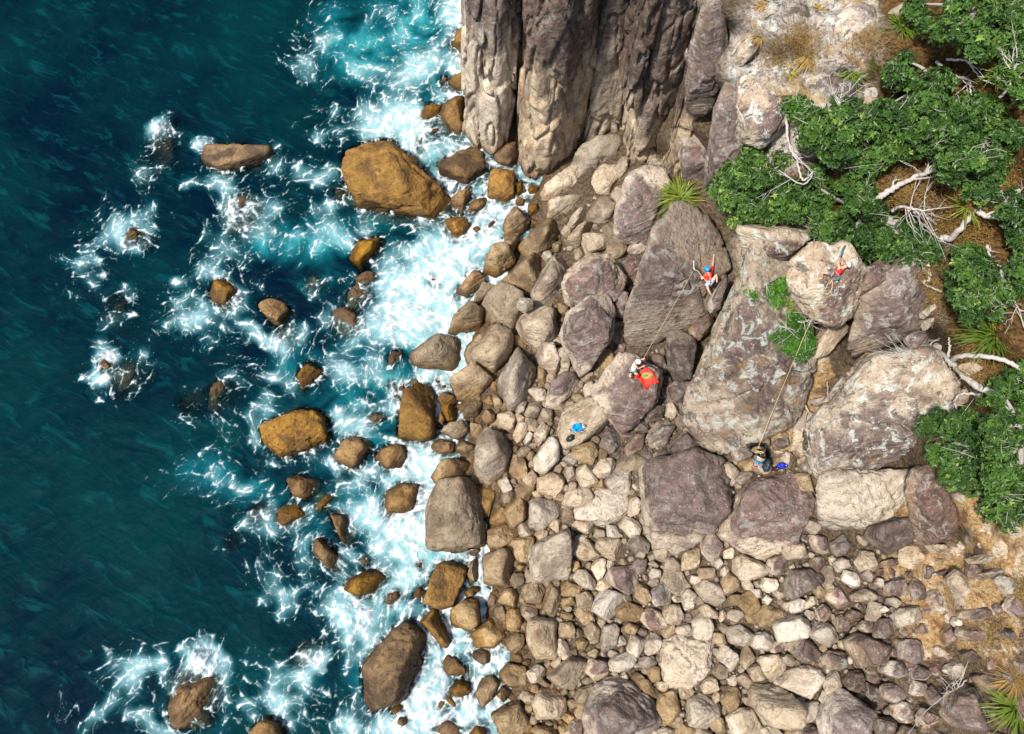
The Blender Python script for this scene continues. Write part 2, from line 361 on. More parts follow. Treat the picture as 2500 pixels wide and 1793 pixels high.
# ------------------------------------------------------------------ rocks
TILE = {'A':(0,0),'B':(800,0),'C':(1650,0),'D':(0,600),'E':(800,600),'F':(1650,600),'G':(0,1193),'H':(800,1193),'I':(1650,1193)}
def tile_px(t, s):
    out = []
    for w_ in s.split():
        x, y = w_.split(',')
        if t == '*': out.append((float(x), float(y)))
        else: out.append((TILE[t][0] + float(x) / 2.6682, TILE[t][1] + float(y) / 2.6682))
    return np.array(out)

def soft_rock(poly, h, b, rng, sub, p=11, chips=7, taper=(4, 30), tops=3, rough=1.0, strata=0.0, seed=0, nmax=7, plates=1.0, under=0.0, front=False):
    """closed boulder: soft intersection of half spaces. poly = outline in the local plane z = 0, h = rise above it, b = depth below"""
    D, F = ico(sub)
    poly = hull2(poly); keep = nmax
    while len(poly) > keep:
        a_ = np.roll(poly, 1, 0); b_ = np.roll(poly, -1, 0); ar = np.abs((poly - a_)[:, 0] * (b_ - a_)[:, 1] - (poly - a_)[:, 1] * (b_ - a_)[:, 0])
        poly = np.delete(poly, int(np.argmin(ar)), 0)
    n = len(poly)
    N, d = [], []
    for i in range(n):
        a, c = poly[i], poly[(i + 1) % n]; e = c - a; L = np.linalg.norm(e)
        if L < 1e-4: continue
        nn = np.array([e[1], -e[0]]) / L; dist = max(0.04, float(nn @ a)) * 1.03
        tau = math.radians(rng.uniform(*taper))
        N.append([nn[0] * math.cos(tau), nn[1] * math.cos(tau), math.sin(tau)]); d.append(dist * math.cos(tau))
        N.append([nn[0], nn[1], 0]); d.append(dist)
        if under: N.append([nn[0] * math.cos(under), nn[1] * math.cos(under), -math.sin(under)]); d.append(dist * math.cos(under))
    mode = rng.random(); az0 = rng.uniform(0, 2 * math.pi)
    if tops == 1: T3 = [(az0, rng.uniform(2, 9), 1.0)]
    elif tops == 2 or mode < .45: T3 = [(az0, rng.uniform(14, 38), rng.uniform(.72, .95)), (az0 + math.pi + rng.uniform(-.6, .6), rng.uniform(10, 34), rng.uniform(.72, .95)), (az0 + 1.5, rng.uniform(4, 14), 1.0)]
    elif mode < .7: T3 = [(az0, rng.uniform(4, 14), 1.0), (az0 + 2.5, rng.uniform(25, 45), rng.uniform(.75, .92))]
    else: T3 = [(az0 + k * 2.1, rng.uniform(10, 32), rng.uniform(.8, 1.0)) for k in range(3)]
    for az, td, hs in T3:
        t = math.radians(td); N.append([math.cos(az) * math.sin(t), math.sin(az) * math.sin(t), math.cos(t)]); d.append(h * hs)
    if front: N.append([-.15, -.79, .6]); d.append(.6 * h + .06 * float(np.ptp(poly[:, 1])))
    N.append([0, 0, -1]); d.append(b)
    N = np.array(N); d = np.array(d)
    for k in range(chips):
        v = np.array([rng.gauss(0, 1), rng.gauss(0, 1), abs(rng.gauss(0, 1)) + (.3 if sub < 5 else 0.9)]); v /= np.linalg.norm(v)
        q = np.maximum(N @ v, 0) / d; r = 1 / np.max(q)
        N = np.vstack([N, v]); d = np.append(d, r * (rng.uniform(0.68, 0.94) if sub < 5 else rng.uniform(0.88, 0.98)))
    qm = np.max(np.maximum(D @ N.T / d, 0), 1); S = np.zeros(len(D))
    for nn, dd in zip(N, d): S += (np.maximum(D @ nn / dd, 0) / qm) ** p
    V = D / (qm * S ** (1.0 / p))[:, None]
    E = np.array([[nn_[0], nn_[1]] for nn_ in N if abs(nn_[2]) < 1e-6]); ED = np.array([dd_ for nn_, dd_ in zip(N, d) if abs(nn_[2]) < 1e-6])
    V[:, :2] *= 1.03 * float(np.mean(ED / (V[:, :2] @ E.T).max(0)))
    V[:, 2] *= np.where(V[:, 2] > 0, h / max(V[:, 2].max(), 1e-3), 1.0)
    R = math.sqrt(max(0.01, abs(np.dot(poly[:, 0], np.roll(poly[:, 1], -1)) - np.dot(poly[:, 1], np.roll(poly[:, 0], -1))) / 2 / math.pi))
    off = np.array([rng.uniform(-99, 99) for _ in range(3)])
    nrm = D * 0.5 + V / (np.linalg.norm(V, axis=1)[:, None] + 1e-6) * 0.5
    q1 = V / R
    disp = R * rough * (0.032 * fbm(q1 * 1.1 + off, 3, seed) + 0.026 * (ridged(q1 * 1.8 + off, 4, seed + 3) - 1.0) + 0.020 * (ridged(q1 * 5.0 + off, 3, seed + 9) - 1.0))
    if plates and sub > 3:      # fracture blocks: plates stand proud or sunk, with open joints between them
        k_ = min(2.4, max(1.25, 1.1 * R ** .35)); w_ = q1 * k_ * np.array([1, 1, 1.7]) + 0.22 * fbm(q1 * 2.2 + off, 2, seed + 2)[:, None] + off
        f1_, f2_, cv = worley(w_, seed); gap = f2_ - f1_
        disp += plates * R * (0.075 * (cv - 0.5) * sstep(0.0, 0.10, gap) - 0.055 * np.exp(-(gap / 0.055) ** 2))
    if strata:
        ax = np.array([rng.uniform(-.35, .35), rng.uniform(-.35, .35), 1.0]); ax /= np.linalg.norm(ax)
        s = (V @ ax) * (5.5 / max(R, .5)) + 0.5 * fbm(q1 * 1.3 + off, 3, seed + 4)
        saw = s - np.floor(s); ledge = np.where(saw < 0.8, 0.0, -np.sin((saw - 0.8) / 0.2 * math.pi))
        disp += strata * R * 0.085 * ledge * (1 - np.abs(D[:, 2]) ** 3) + strata * R * 0.02 * (np.floor(s) % 2)
    V = V + nrm * disp[:, None]
    ht = np.clip(V[:, 2] / max(h, 1e-3), -0.3, 1.2)
    return V, F, ht

ROCK_PX = []          # outlines in the photograph, used to keep the rubble off the boulders
# things one can find in the picture, used to say which stone is meant
LANDMARKS = [(945,450,'the largest brown boulder in the surf'),(1125,415,'the hollowed brown boulder below the cliff'),(1222,460,'the dark topped boulder in the foam channel'),(1128,100,'the seaward side of the outermost cliff column'),(1110,280,'the brown foot of the outermost cliff column'),
 (1420,390,'the long pale slab under the cliff columns'),(1300,500,'the pale ledges at the foot of the cliff'),(1250,590,'the shore rocks below the pale ledges'),(1340,690,'the smooth pale wedge boulder'),(1440,680,'the broken purple boulder'),(1440,800,'the tall pale and purple wedge boulder'),
 (1240,770,'the pile of big tan blocks'),(1065,870,'the pitted brown boulder in the whitest surf'),(1015,1010,'the dark brown upright boulder'),(1100,1040,'the wet stones by the dark upright boulder'),(1260,925,'the tall pale boulder with a ridge'),(1210,1115,'the pale twin ridged boulder'),
 (1410,1030,'the flat slab with the blue jacket'),(1545,960,'the boulder under the red tarp'),(1640,690,'the purple slab with the climber'),(1600,500,'the flax tuft at the cliff foot'),(1570,560,'the purple capped boulder with a bright flank'),(1830,900,'the tall climbing buttress'),(1630,1060,'the gap between red tarp and buttress'),
 (1660,1230,'the purple capped boulder with cracked beds'),(1850,1270,'the purple capped boulder below the belayer'),(1860,1120,'the teal shirted belayer'),(2100,1000,'the huge leaning boulder'),(2090,1230,'the pale layered face under the leaning boulder'),(2280,1240,'the grey purple hump by the lower trees'),
 (2060,720,'the block with the white helmeted climber'),(2180,760,'the dark slab above the black hollow'),(2300,870,'the bleached fallen limb'),(1970,1420,'the dark blackish boulder in pale rubble'),(1110,1270,'the biggest square cut block'),(1090,1430,'the long bright ochre boulder'),(1063,1530,'the dark egg shaped boulder'),
 (965,1620,'the large ribbed brown boulder'),(1345,1350,'the square layered block with a raised corner'),(1325,1560,'the upright rectangular pale block'),(1485,1480,'the rounded bleached boulder'),(1510,1410,'the mauve boulder in mid beach'),(1530,1740,'the largest mauve grey boulder'),(1700,1620,'the stepped layered ledge'),
 (1940,1530,'the large bleached boulder and its twin'),(1895,1720,'the steeply layered pale boulder'),(1970,1660,'the big smooth white boulder'),(2070,1740,'the purple boulder with white streaks'),(2370,1730,'the broad dark hump by the lowest flax'),(1760,1460,'the pale rubble below the purple capped boulders'),(1400,1200,'the cobbles below the flat slab'),
 (2200,1500,'the lower edge of the ochre earth'),(2350,1430,'the middle of the ochre earth slope'),(2430,1350,'the crest of the ochre earth slope'),(2200,1640,'the dark stones below the ochre earth'),(1230,1450,'the brown cobbles by the surf'),(1230,1680,'the wet rocks at the foot of the beach'),(1100,1720,'the foam washed rocks beside the ribbed boulder'),
 (725,1060,'the broad cracked ochre slab in the surf'),(880,1120,'the surf beside the cracked ochre slab'),(820,1250,'the churned foam off the square block'),(880,1440,'the swirling surf off the long ochre boulder'),(580,370,'the long low slab awash offshore'),(420,360,'the long drowned rock offshore'),(310,930,'the drowned rock with foam on its edge'),
 (540,720,'the ring of foam offshore'),(670,770,'the turquoise eddy offshore'),(530,970,'the drowned rocks in turquoise water'),(470,1690,'the offshore rock with the spray plume'),(870,780,'the rocks awash in the whitest surf'),(280,740,'the green weedy drowned rock'),(300,580,'the outermost foaming rock'),(1880,250,'the lichen crusted rock shoulder'),(2100,140,'the flax on the lichen rocks'),
 (1980,100,'the purple strip in the cliff top grass'),(2250,130,'the highest tree'),(1880,600,'the top of the climbing buttress'),(1690,380,'the rounded purple block above the flax'),(1480,560,'the pale rocks beside the purple capped boulder'),(600,1190,'the drowned rocks beside the surf'),(750,1550,'the drowned rock off the ribbed boulder'),(2060,1450,'the jumbled stones below the ochre earth')]
AUTO = []
def auto_label(o, x, y, size, look, kind, cat=None, verb='beside'):
    lm = min(LANDMARKS, key=lambda l: (l[0] - x) ** 2 + (l[1] - y) ** 2)[2]
    tag(o, f'{size} {look} {kind} {verb} {lm}'.strip(), cat or kind, f'{kind}s {verb} {lm}')
TONE = {'pale': 'pale', 'white': 'bleached white', 'tan': 'tan', 'wet': 'wet ochre', 'purple': 'purple and cream', 'dark': 'dark purple brown', 'lichen': 'lichen spotted', 'column': 'cliff'}
STY = {'p':'pale','h':'white','t':'tan','w':'wet','u':'purple','d':'dark','l':'lichen','c':'column'}
_rk = [0]; SEA_V = []
def rock(t, sty, s, h=None, label=None, name=None, z=None, zr=None, sub=None, b=None, strata=None, rough=1.0, chips=None, taper=None, tops=3, p=None, cat=None, plates=1.0, front=False):
    """one boulder from its outline. z: height of the outline; zr=(z_bottom, z_top): the outline lies on a face that leans back"""
    _rk[0] += 1; rng = random.Random(1000 + _rk[0]); px = tile_px(t, s); ROCK_PX.append(px)
    cx, cy = px.mean(0); style = STY[sty]
    Rpx = math.sqrt(0.5 * abs(np.dot(px[:, 0], np.roll(px[:, 1], -1)) - np.dot(px[:, 1], np.roll(px[:, 0], -1))) / math.pi)
    if zr is None:
        if z is None: z = max(float(zt(cx, cy)[0]) + 0.05, -0.15) if sty != 'w' else max(-0.12, float(zt(cx, cy)[0]))
        W = np.array([P(x, y, z) for x, y in px]); c = W.mean(0)
        B = np.eye(3)
    else:
        y0, y1 = px[:, 1].max(), px[:, 1].min()
        zz = zr[0] + (zr[1] - zr[0]) * (y0 - px[:, 1]) / (y0 - y1)
        if len(zr) > 2: zz = zz + zr[2] * (px[:, 0] - cx) / 100.0
        W = np.array([P(x, y, q) for (x, y), q in zip(px, zz)]); c = W.mean(0)
        _, _, vt = np.linalg.svd(W - c); nn = vt[2] * (1 if vt[2] @ (np.array([0, 0, CAM_H]) - c) > 0 else -1)
        ex = np.array([1.0, 0, 0]); ex -= nn * (ex @ nn); ex /= np.linalg.norm(ex); B = np.stack([ex, np.cross(nn, ex), nn], 1)
    L = (W - c) @ B
    # centre the outline on its area centroid
    R = math.sqrt(max(.003, 0.5 * abs(np.dot(L[:, 0], np.roll(L[:, 1], -1)) - np.dot(L[:, 1], np.roll(L[:, 0], -1))) / math.pi))
    if h is None: h = R * rng.uniform(0.7, 1.0)
    if b is None: b = max(0.6 * R, 0.5) if zr is None else R * 0.9
    if sub is None: sub = 3 if Rpx < 24 else 4 if Rpx < 62 else 5 if Rpx < 140 else 6
    if strata is None: strata = rng.choice([0, 0.3, 0.7, 1.0]) if Rpx > 25 else 0
    V, F, ht = soft_rock(L[:, :2], h, b, rng, sub, p or rng.choice([60, 90, 140]), chips if chips is not None else (rng.randint(2, 5) if zr is None else 3), taper or rng.choice([(2, 12), (4, 24), (8, 36)]), tops, rough, strata, _rk[0], nmax=6 if sub < 5 else 8 if zr is None else 16, plates=plates, under=0.0 if zr is None else math.radians(30), front=front)
    V = V @ B.T
    if V[:, 2].max() + c[2] < 1.2 or sty == 'w': SEA_V.append((V + c)[::2])
    me = mesh_np('boulder', V, F, sub > 3); attr(me, 'ht', ht)
    o = link(name or ('boulder' if Rpx > 24 else 'stone'), me, M[style], loc=tuple(c))
    if label: tag(o, label, cat or 'boulder')
    else:
        e = np.linalg.eigvalsh(np.cov(px.T)); asp = math.sqrt(e[1] / max(e[0], 1e-6))
        auto_label(o, cx, cy, 'small' if Rpx < 20 else 'middling' if Rpx < 38 else 'big', TONE[style] + (' long' if asp > 1.7 else ' squat' if asp < 1.28 else ''), 'stone' if Rpx <= 24 else 'boulder', cat)
    return o

for t, sty, s, kw in [
 # --- sea rocks
 ('B','w','120,1150 150,1060 300,980 410,985 500,1050 640,1160 800,1300 805,1390 680,1420 500,1390 215,1360 130,1220', dict(h=2.3, z=-.1, strata=.6, label='largest brown boulder standing in the surf, smooth and sloping, near the cliff columns')),
 ('B','w','730,1100 830,1030 930,985 1010,1010 1020,1130 960,1180 850,1235 750,1190', dict(h=1.0, z=-.1, label='brown boulder with a hollow between the largest brown boulder and the cliff')),
 ('B','w','1025,1230 1060,1150 1190,1120 1225,1180 1215,1300 1130,1335 1040,1310', dict(h=1.1, z=-.1, label='dark topped wet boulder in the narrow foam channel below the cliff columns')),
 ('B','w','1220,1150 1270,1180 1275,1270 1225,1300', dict(h=.8)),
 ('B','w','800,1300 920,1250 945,1290 880,1390 815,1390', dict(h=.9)),
 ('B','w','910,1390 940,1330 1040,1295 1050,1320 990,1380', dict(h=.5)),
 ('B','w','735,1440 900,1420 930,1480 900,1530 830,1555 770,1510', dict(h=.7)),
 ('B','w','1215,1320 1260,1285 1300,1320 1280,1350 1225,1350', dict(h=.5)),
 ('B','w','1295,1250 1330,1210 1385,1230 1370,1270 1310,1280', dict(h=.5)),
 ('B','w','1250,1255 1280,1240 1300,1260 1270,1285', dict(h=.4)),
 ('B','w','1305,1365 1345,1330 1390,1340 1370,1385 1320,1395', dict(h=.5)),
 ('B','w','1080,1040 1130,960 1230,880 1240,1040 1190,1090 1120,1085', dict(h=1.2, z=0, label='dark wet boulder wedged in the gap between two cliff columns')),
 ('B','w','795,200 900,155 930,180 970,340 880,365 810,300', dict(h=1.0, z=-.1, label='ochre boulder leaning on the seaward side of the cliff column')),
 ('B','w','770,540 890,490 935,500 890,640 860,600', dict(h=.7, z=-.1)),
 ('B','w','600,770 640,700 740,665 760,690 710,780 630,790', dict(h=.45)),
 ('B','w','715,820 750,680 830,630 900,640 890,860 850,895 740,850', dict(h=1.1, z=-.1)),
 ('B','w','565,950 600,890 640,890 630,950 590,985', dict(h=.15)),
 ('B','w','725,530 760,500 790,510 780,545', dict(h=.25)),
 ('B','w','660,870 700,835 735,850 690,885', dict(h=.25)),
 ('B','w','1020,1490 1080,1445 1095,1460 1040,1505', dict(h=.3)),
 ('B','w','940,1490 985,1475 1000,1500 950,1525', dict(h=.2)),
 ('*','w','853,632 880,590 915,573 935,583 915,620 880,652 858,648', dict(h=.9)),
 ('E','w','395,730 430,680 490,690 460,750 400,800', dict(h=.4)),
 ('E','w','225,1160 300,1110 410,1080 415,1100 330,1140 260,1170', dict(h=.25)),
 ('E','w','45,1390 110,1280 200,1235 270,1330 210,1420 150,1460 60,1420', dict(h=1.0)),
 ('E','w','310,1380 380,1290 490,1300 520,1370 480,1450 380,1460', dict(h=.8)),
 ('*','w','930,1258 945,1200 975,1180 1030,1185 1035,1240 985,1262 950,1262', dict(h=.9)),
 ('E','w','20,570 60,430 160,400 250,390 270,430 180,540 100,560', dict(h=.42, z=-.2, rough=1.6)),
 ('E','w','170,200 230,160 310,180 310,220 240,250 190,240', dict(h=.35, rough=1.5)),
 ('E','w','130,310 190,250 260,250 270,330 190,400 120,390', dict(h=.32, z=-.2, rough=1.6)),
 ('E','w','425,990 440,960 475,980 465,1005', dict(h=.15)),
 ('E','w','390,910 430,890 430,925', dict(h=.15)),
 ('E','w','450,930 510,900 520,930 470,950', dict(h=.15)),
 ('E','w','535,885 580,870 600,890 570,905', dict(h=.15)),
 ('E','w','690,880 720,870 740,890 715,905', dict(h=.25)),
 ('E','w','740,920 770,910 775,930 750,940', dict(h=.25)),
 ('E','w','655,230 690,210 720,230 690,250', dict(h=.15)),
 ('D','w','1340,300 1470,210 1500,250 1575,340 1500,400 1420,390', dict(h=.55)),
 ('D','w','1700,420 1800,365 1860,380 1890,430 1820,515 1760,490', dict(h=.9)),
 ('D','w','1935,850 1990,770 2040,770 2115,820 2050,880 1970,940', dict(h=.75)),
 ('D','w','1730,1170 1820,1130 1960,1080 2070,1080 2120,1120 2140,1260 1990,1340 1830,1370 1750,1310', dict(h=1.1, z=-.1, label='broad cracked ochre slab standing in the surf like a low table')),
 ('D','w','1855,1510 1930,1490 2100,1540 2080,1590 1980,1650 1920,1640 1870,1560', dict(h=.55)),
 ('D','w','730,950 730,850 820,740 940,740 980,800 900,920 760,1000', dict(h=.85, z=-1.0, label='drowned brown rock with foam breaking on its seaward edge')),
 ('D','w','1340,1050 1400,900 1490,870 1540,920 1500,1000 1400,1080', dict(h=.95, z=-.8)),
 ('D','w','690,500 700,330 800,290 860,340 860,500 780,540', dict(h=.9, z=-1.6, label='green weedy rock lying deepest under the clear water')),
 ('D','w','1150,1060 1200,960 1330,920 1330,1050 1240,1110', dict(h=.9, z=-1.5)),
 ('D','w','1980,260 2060,210 2130,220 2120,260 2030,320', dict(h=.7, z=-.9)),
 ('D','w','645,800 670,740 740,730 720,800 680,830', dict(h=.3)),
 ('D','w','1800,620 1840,540 1920,540 1900,590', dict(h=.4, z=-.6)),
 ('A','w','1310,1000 1340,950 1440,955 1720,970 1790,980 1720,1030 1560,1080 1430,1100 1320,1050', dict(h=.5, z=.12, tops=1, chips=0, taper=(2, 8), label='long low brown slab just awash offshore, lapped by foam')),
 ('A','w','990,980 1100,780 1160,780 1170,870 1120,1040 1010,1120', dict(h=.95, z=-1.2, label='long drowned rock under clear water beside the awash slab')),
 ('A','w','880,1090 960,1000 1000,1000 1000,1120 920,1200', dict(h=.5, z=-1.6)),
 ('A','w','760,1540 930,1460 940,1490 880,1560 800,1600', dict(h=.28)),
 ('A','w','900,1560 990,1530 980,1590 920,1610', dict(h=.5, z=-.8)),
 ('A','w','1460,1320 1620,1265 1690,1330 1590,1490 1440,1480', dict(h=.42, z=-.3)),
 ('A','w','2150,1250 2230,1210 2268,1290 2180,1310', dict(h=.4, z=-.7)),
 ('G','w','1065,1250 1100,1190 1240,1150 1390,1240 1400,1370 1330,1540 1260,1540 1130,1560 1090,1400', dict(h=.5, z=0, label='cracked brown offshore rock with a plume of spray over its top')),
 ('G','w','1600,1610 1670,1530 1740,1490 1820,1530 1850,1610 1800,1680 1650,1680', dict(h=.9)),
 ('G','w','1800,210 1840,120 1930,100 1995,170 1920,210 1840,245', dict(h=.35)),
 ('G','w','2030,170 2060,110 2150,20 2165,60 2110,120 2050,170', dict(h=.25)),
 ('G','w','2035,430 2050,340 2090,320 2150,370 2240,480 2210,540 2100,500', dict(h=.9)),
 ('G','w','1440,350 1500,290 1570,270 1550,340 1460,410', dict(h=.5, z=-1.2)),
 ('G','w','1620,230 1640,120 1740,90 1730,200 1660,250', dict(h=.5, z=-.8)),
 ('G','w','1900,1050 2080,980 2110,1010 2000,1150 1900,1180', dict(h=.5, z=-1.0)),
 ('H','w','90,660 140,590 240,540 340,535 390,580 330,670 270,725 150,690', dict(h=.9)),
 ('H','w','20,170 60,135 105,145 120,230 165,310 130,365 95,350 70,250', dict(h=.75)),
 ('H','w','680,560 720,490 830,445 915,460 900,580 850,640 830,760 740,785 640,740 660,610', dict(h=1.4, z=-.05, label='long bright ochre boulder at the surf edge, just past the square block')),
 ('H','w','585,850 620,790 680,765 740,800 800,920 815,1000 750,1055 680,1010 610,920', dict(h=1.2, z=-.05, label='smooth dark ochre egg shaped boulder touching the ribbed ridge')),
 ('H','w','235,1150 280,1060 410,930 530,865 600,900 640,960 610,1130 540,1230 500,1380 420,1400 290,1450 250,1370', dict(h=2.0, z=-.1, strata=1.0, label='large ribbed brown boulder with cracked sloping beds at the surf edge')),
 ('H','w','920,410 1000,390 1000,440 930,450', dict(h=.5)),
 ('H','w','890,690 910,650 960,640 960,700 900,715', dict(h=.6)),
 ('H','w','940,640 990,620 995,670 950,680', dict(h=.5)),
 ('H','w','795,1300 860,1240 940,1250 965,1300 900,1365 820,1350', dict(h=.8)),
 ('H','w','735,1180 780,1080 830,1100 930,1200 880,1215 760,1210', dict(h=.4)),
 ('H','w','1095,1340 1140,1270 1200,1320 1150,1390', dict(h=.7)),
 ('H','w','915,1580 940,1540 1020,1510 1040,1640 920,1650', dict(h=.8)),
 ('H','w','650,1600 740,1520 800,1500 860,1560 870,1640 650,1640', dict(h=.4)),
 ('H','w','735,1310 800,1310 850,1410 840,1430 780,1390', dict(h=.3)),
 ('H','w','690,1370 740,1340 800,1420 810,1460 720,1430', dict(h=.15)),
 ('H','w','445,1530 470,1485 525,1500 500,1545', dict(h=.4)),
 ('H','w','375,740 390,690 500,655 520,680 450,730 400,760', dict(h=.4)),
 ('H','w','555,710 580,650 640,650 640,690 600,720', dict(h=.5)),
 ('H','w','575,500 600,480 620,500 600,520', dict(h=.2)),
 ('H','w','195,490 230,440 270,470 240,500', dict(h=.2)),
 ('H','w','410,1430 490,1380 490,1450 440,1475', dict(h=.5)),
 # --- pale ledges below the columns
 ('B','p','1580,1080 1640,980 1880,900 1915,940 1860,1050 1700,1110 1570,1160', dict(h=1.0, z=1.0, strata=1, label='long pale slab lying against the feet of the cliff columns')),
 ('B','p','1385,1230 1460,1180 1560,1090 1570,1160 1700,1130 1680,1230 1600,1260 1470,1310 1400,1310', dict(h=.9, z=.5, strata=1)),
 ('B','p','1680,1200 1720,1120 1900,1100 1910,1180 1820,1290 1690,1280', dict(h=1.0, z=1.0, strata=.7)),
 ('B','p','1340,1400 1400,1340 1480,1280 1650,1270 1720,1280 1690,1360 1560,1410 1400,1440', dict(h=.9, z=.6, strata=.8)),
 ('B','t','1130,1480 1200,1380 1290,1390 1340,1450 1270,1530 1160,1560', dict(h=1.3, z=.1)),
 ('*','t','1265,600 1284,573 1325,540 1370,532 1379,551 1355,580 1340,612 1300,638 1268,630', dict(h=1.3, z=.6)),
 ('*','t','1222,612 1235,575 1270,560 1268,600 1250,625', dict(h=1.0, z=.2)),
 ('B','p','1690,1400 1750,1300 1850,1300 1880,1400 1800,1480 1700,1450', dict(h=1.0, z=1.2)),
 ('B','p','1540,1590 1620,1500 1690,1410 1720,1480 1640,1610', dict(h=1.1, z=1.1)),
 ('B','p','1840,1280 1900,1200 1940,1250 1890,1350', dict(h=.8, z=1.6)),
 ('B','p','1560,1450 1600,1410 1690,1370 1690,1410 1600,1480', dict(h=.7, z=1.0)),
 ('B','p','1860,1100 1900,1030 1960,1080 1950,1140 1900,1170', dict(h=.8, z=1.6)),
 ('B','p','2070,1110 2110,1060 2230,1050 2240,1090 2150,1120', dict(h=.8, z=2.0)),
 # --- big tan and purple pile
 ('E','t','1010,190 1040,60 1130,20 1210,60 1220,110 1150,170 1070,215', dict(h=1.3, z=.3)),
 ('E','w','830,310 880,230 935,145 990,180 985,200 1040,240 980,290 900,330', dict(h=1.0, z=.0)),
 ('E','t','920,340 990,270 1080,235 1130,250 1050,330 970,380', dict(h=.8, z=.3)),
 ('E','t','1100,220 1180,140 1390,50 1450,100 1400,220 1360,290 1320,320 1180,250', dict(h=1.4, z=.7)),
 ('E','t','975,400 1050,330 1150,250 1240,300 1310,420 1260,500 1190,560 1050,490', dict(h=1.6, z=.5)),
 ('E','t','785,570 850,430 940,395 1015,450 1000,530 900,620 820,620', dict(h=1.3, z=.1)),
 ('E','t','535,710 590,640 700,580 800,575 850,610 880,730 860,800 760,860 600,880 570,840', dict(h=1.9, z=0, label='pitted brown boulder whose foot is washed by the whitest surf')),
 ('E','t','870,680 960,590 1060,500 1150,540 1210,590 1200,700 1130,790 1080,830 940,780', dict(h=1.7, z=.4)),
 ('E','p','1210,560 1260,450 1360,390 1480,400 1520,460 1510,590 1400,680 1280,640', dict(h=1.6, z=.9)),
 ('E','h','1230,370 1260,330 1330,350 1340,390 1290,420 1240,400', dict(h=.5, z=2.0)),
 ('E','p','1325,310 1370,200 1450,90 1560,20 1600,80 1550,330 1520,400 1360,370', dict(h=1.6, z=1.1, label='smooth pale wedge shaped boulder leaning on the broken purple one')),
 ('E','u','1530,250 1570,160 1700,60 1830,60 1940,220 1900,330 1700,340 1560,380', dict(h=1.2, zr=(2.2, 3.8), b=2.5, rough=1.5, label='broken purple boulder with pale left flank above the smooth wedge')),
 ('E','u','1515,580 1560,440 1700,330 1830,325 1870,420 1850,590 1760,720 1640,850 1560,660', dict(h=1.6, zr=(1.6, 3.6), b=2.5, label='tall wedge shaped boulder, pale left face and purple right face')),
 ('E','u','1870,340 1920,280 1960,330 1960,400 1920,450 1870,430', dict(h=.7, z=2.6)),
 ('*','d','1520,875 1535,770 1560,690 1590,600 1635,500 1720,488 1795,540 1795,650 1765,710 1710,785 1610,865', dict(h=.9, zr=(2.6, 7.4), b=4, rough=.55, strata=0, p=50, taper=(15,35), label='smooth purple slab with the blue helmeted climber on it', name='rock_slab', cat='rock slab')),
 ('E','p','1100,880 1130,790 1240,660 1330,650 1370,730 1360,870 1320,980 1190,1070 1130,1010', dict(h=2.0, z=.8, label='tall pale boulder with a sharp ridge beside the tan blocks')),
 ('E','t','800,900 870,830 960,795 1060,830 1090,890 1040,960 920,1020 850,1000', dict(h=1.4, z=.2)),
 ('E','w','455,1100 490,1000 590,925 690,920 695,1000 700,1250 620,1275 460,1250', dict(h=1.9, z=-.05, label='dark brown upright boulder at the surf edge beside wet stones')),
 ('E','w','700,1010 760,950 830,990 850,1040 740,1060', dict(h=.8, z=.1)),
 ('E','w','735,1060 800,1040 850,1060 840,1140 780,1145', dict(h=.6, z=.2)),
 ('E','w','690,1150 740,1090 780,1140 760,1175', dict(h=.5, z=.1)),
 ('E','t','735,1210 800,1150 880,1140 915,1200 860,1270', dict(h=.8, z=.3)),
 ('E','w','655,1320 720,1255 830,1280 820,1350 740,1360', dict(h=.6, z=.1)),
 ('E','t','830,1300 880,1260 960,1280 965,1340 900,1365 840,1345', dict(h=.7)),
 ('E','t','885,1080 940,1020 1020,1010 1030,1060 960,1110 890,1115', dict()),
 ('E','t','1000,1120 1040,1060 1090,1090 1085,1150 1030,1160', dict()),
 ('E','t','1070,970 1120,960 1140,1040 1090,1075', dict()),
 ('E','u','1420,1050 1440,930 1530,850 1620,860 1655,930 1600,980 1480,1050', dict(h=1.2)),
 ('E','p','1665,930 1700,850 1730,890 1720,980 1680,985', dict()),
 ('E','p','1350,720 1400,620 1470,640 1520,760 1480,840 1390,790', dict(h=1.0, rough=1.6)),
 ('E','p','1470,660 1560,650 1590,760 1560,840 1480,830', dict(h=1.1, rough=1.6)),
 ('E','t','1370,770 1440,840 1420,890 1370,870', dict()),
 ('E','p','1460,1190 1560,1060 1720,980 1840,1100 1830,1150 1700,1250 1640,1300 1540,1330 1500,1260', dict(h=1.5, z=1.5, tops=1, chips=4, rough=.7, label='broad flat pale slab with the blue jacket and dark bag on it', name='rock_slab', cat='rock slab')),
 ('E','u','1735,930 1800,850 1900,700 2000,720 2100,790 2190,830 2210,870 2150,960 2080,1080 1990,1160 1900,1210 1850,1130 1740,980', dict(h=1.1, zr=(2.0, 3.8), b=2.2, rough=.8, label='wide purple and cream boulder under the red rope tarp')),
 ('E','p','960,1450 970,1260 1040,1190 1110,1220 1210,1290 1220,1360 1170,1460 1050,1560', dict(h=1.5, label='large pale twin ridged boulder beside the yellow wet stone')),
 ('E','p','1100,1100 1200,1080 1230,1120 1200,1220 1120,1170', dict(strata=1)),
 ('E','p','1205,1240 1240,1150 1310,1150 1300,1220 1240,1285', dict()),
 ('E','p','1220,1070 1260,1010 1300,1010 1280,1080 1230,1100', dict()),
 ('E','p','1280,1100 1320,1010 1390,1000 1400,1060 1340,1150', dict()),
 ('E','p','1365,1140 1400,1060 1510,1080 1460,1140 1390,1165', dict()),
 ('E','h','1340,1390 1380,1300 1440,1250 1510,1310 1510,1400 1420,1485 1350,1470', dict(h=1.0)),
 ('E','p','1340,1230 1400,1150 1450,1190 1420,1260 1360,1310', dict()),
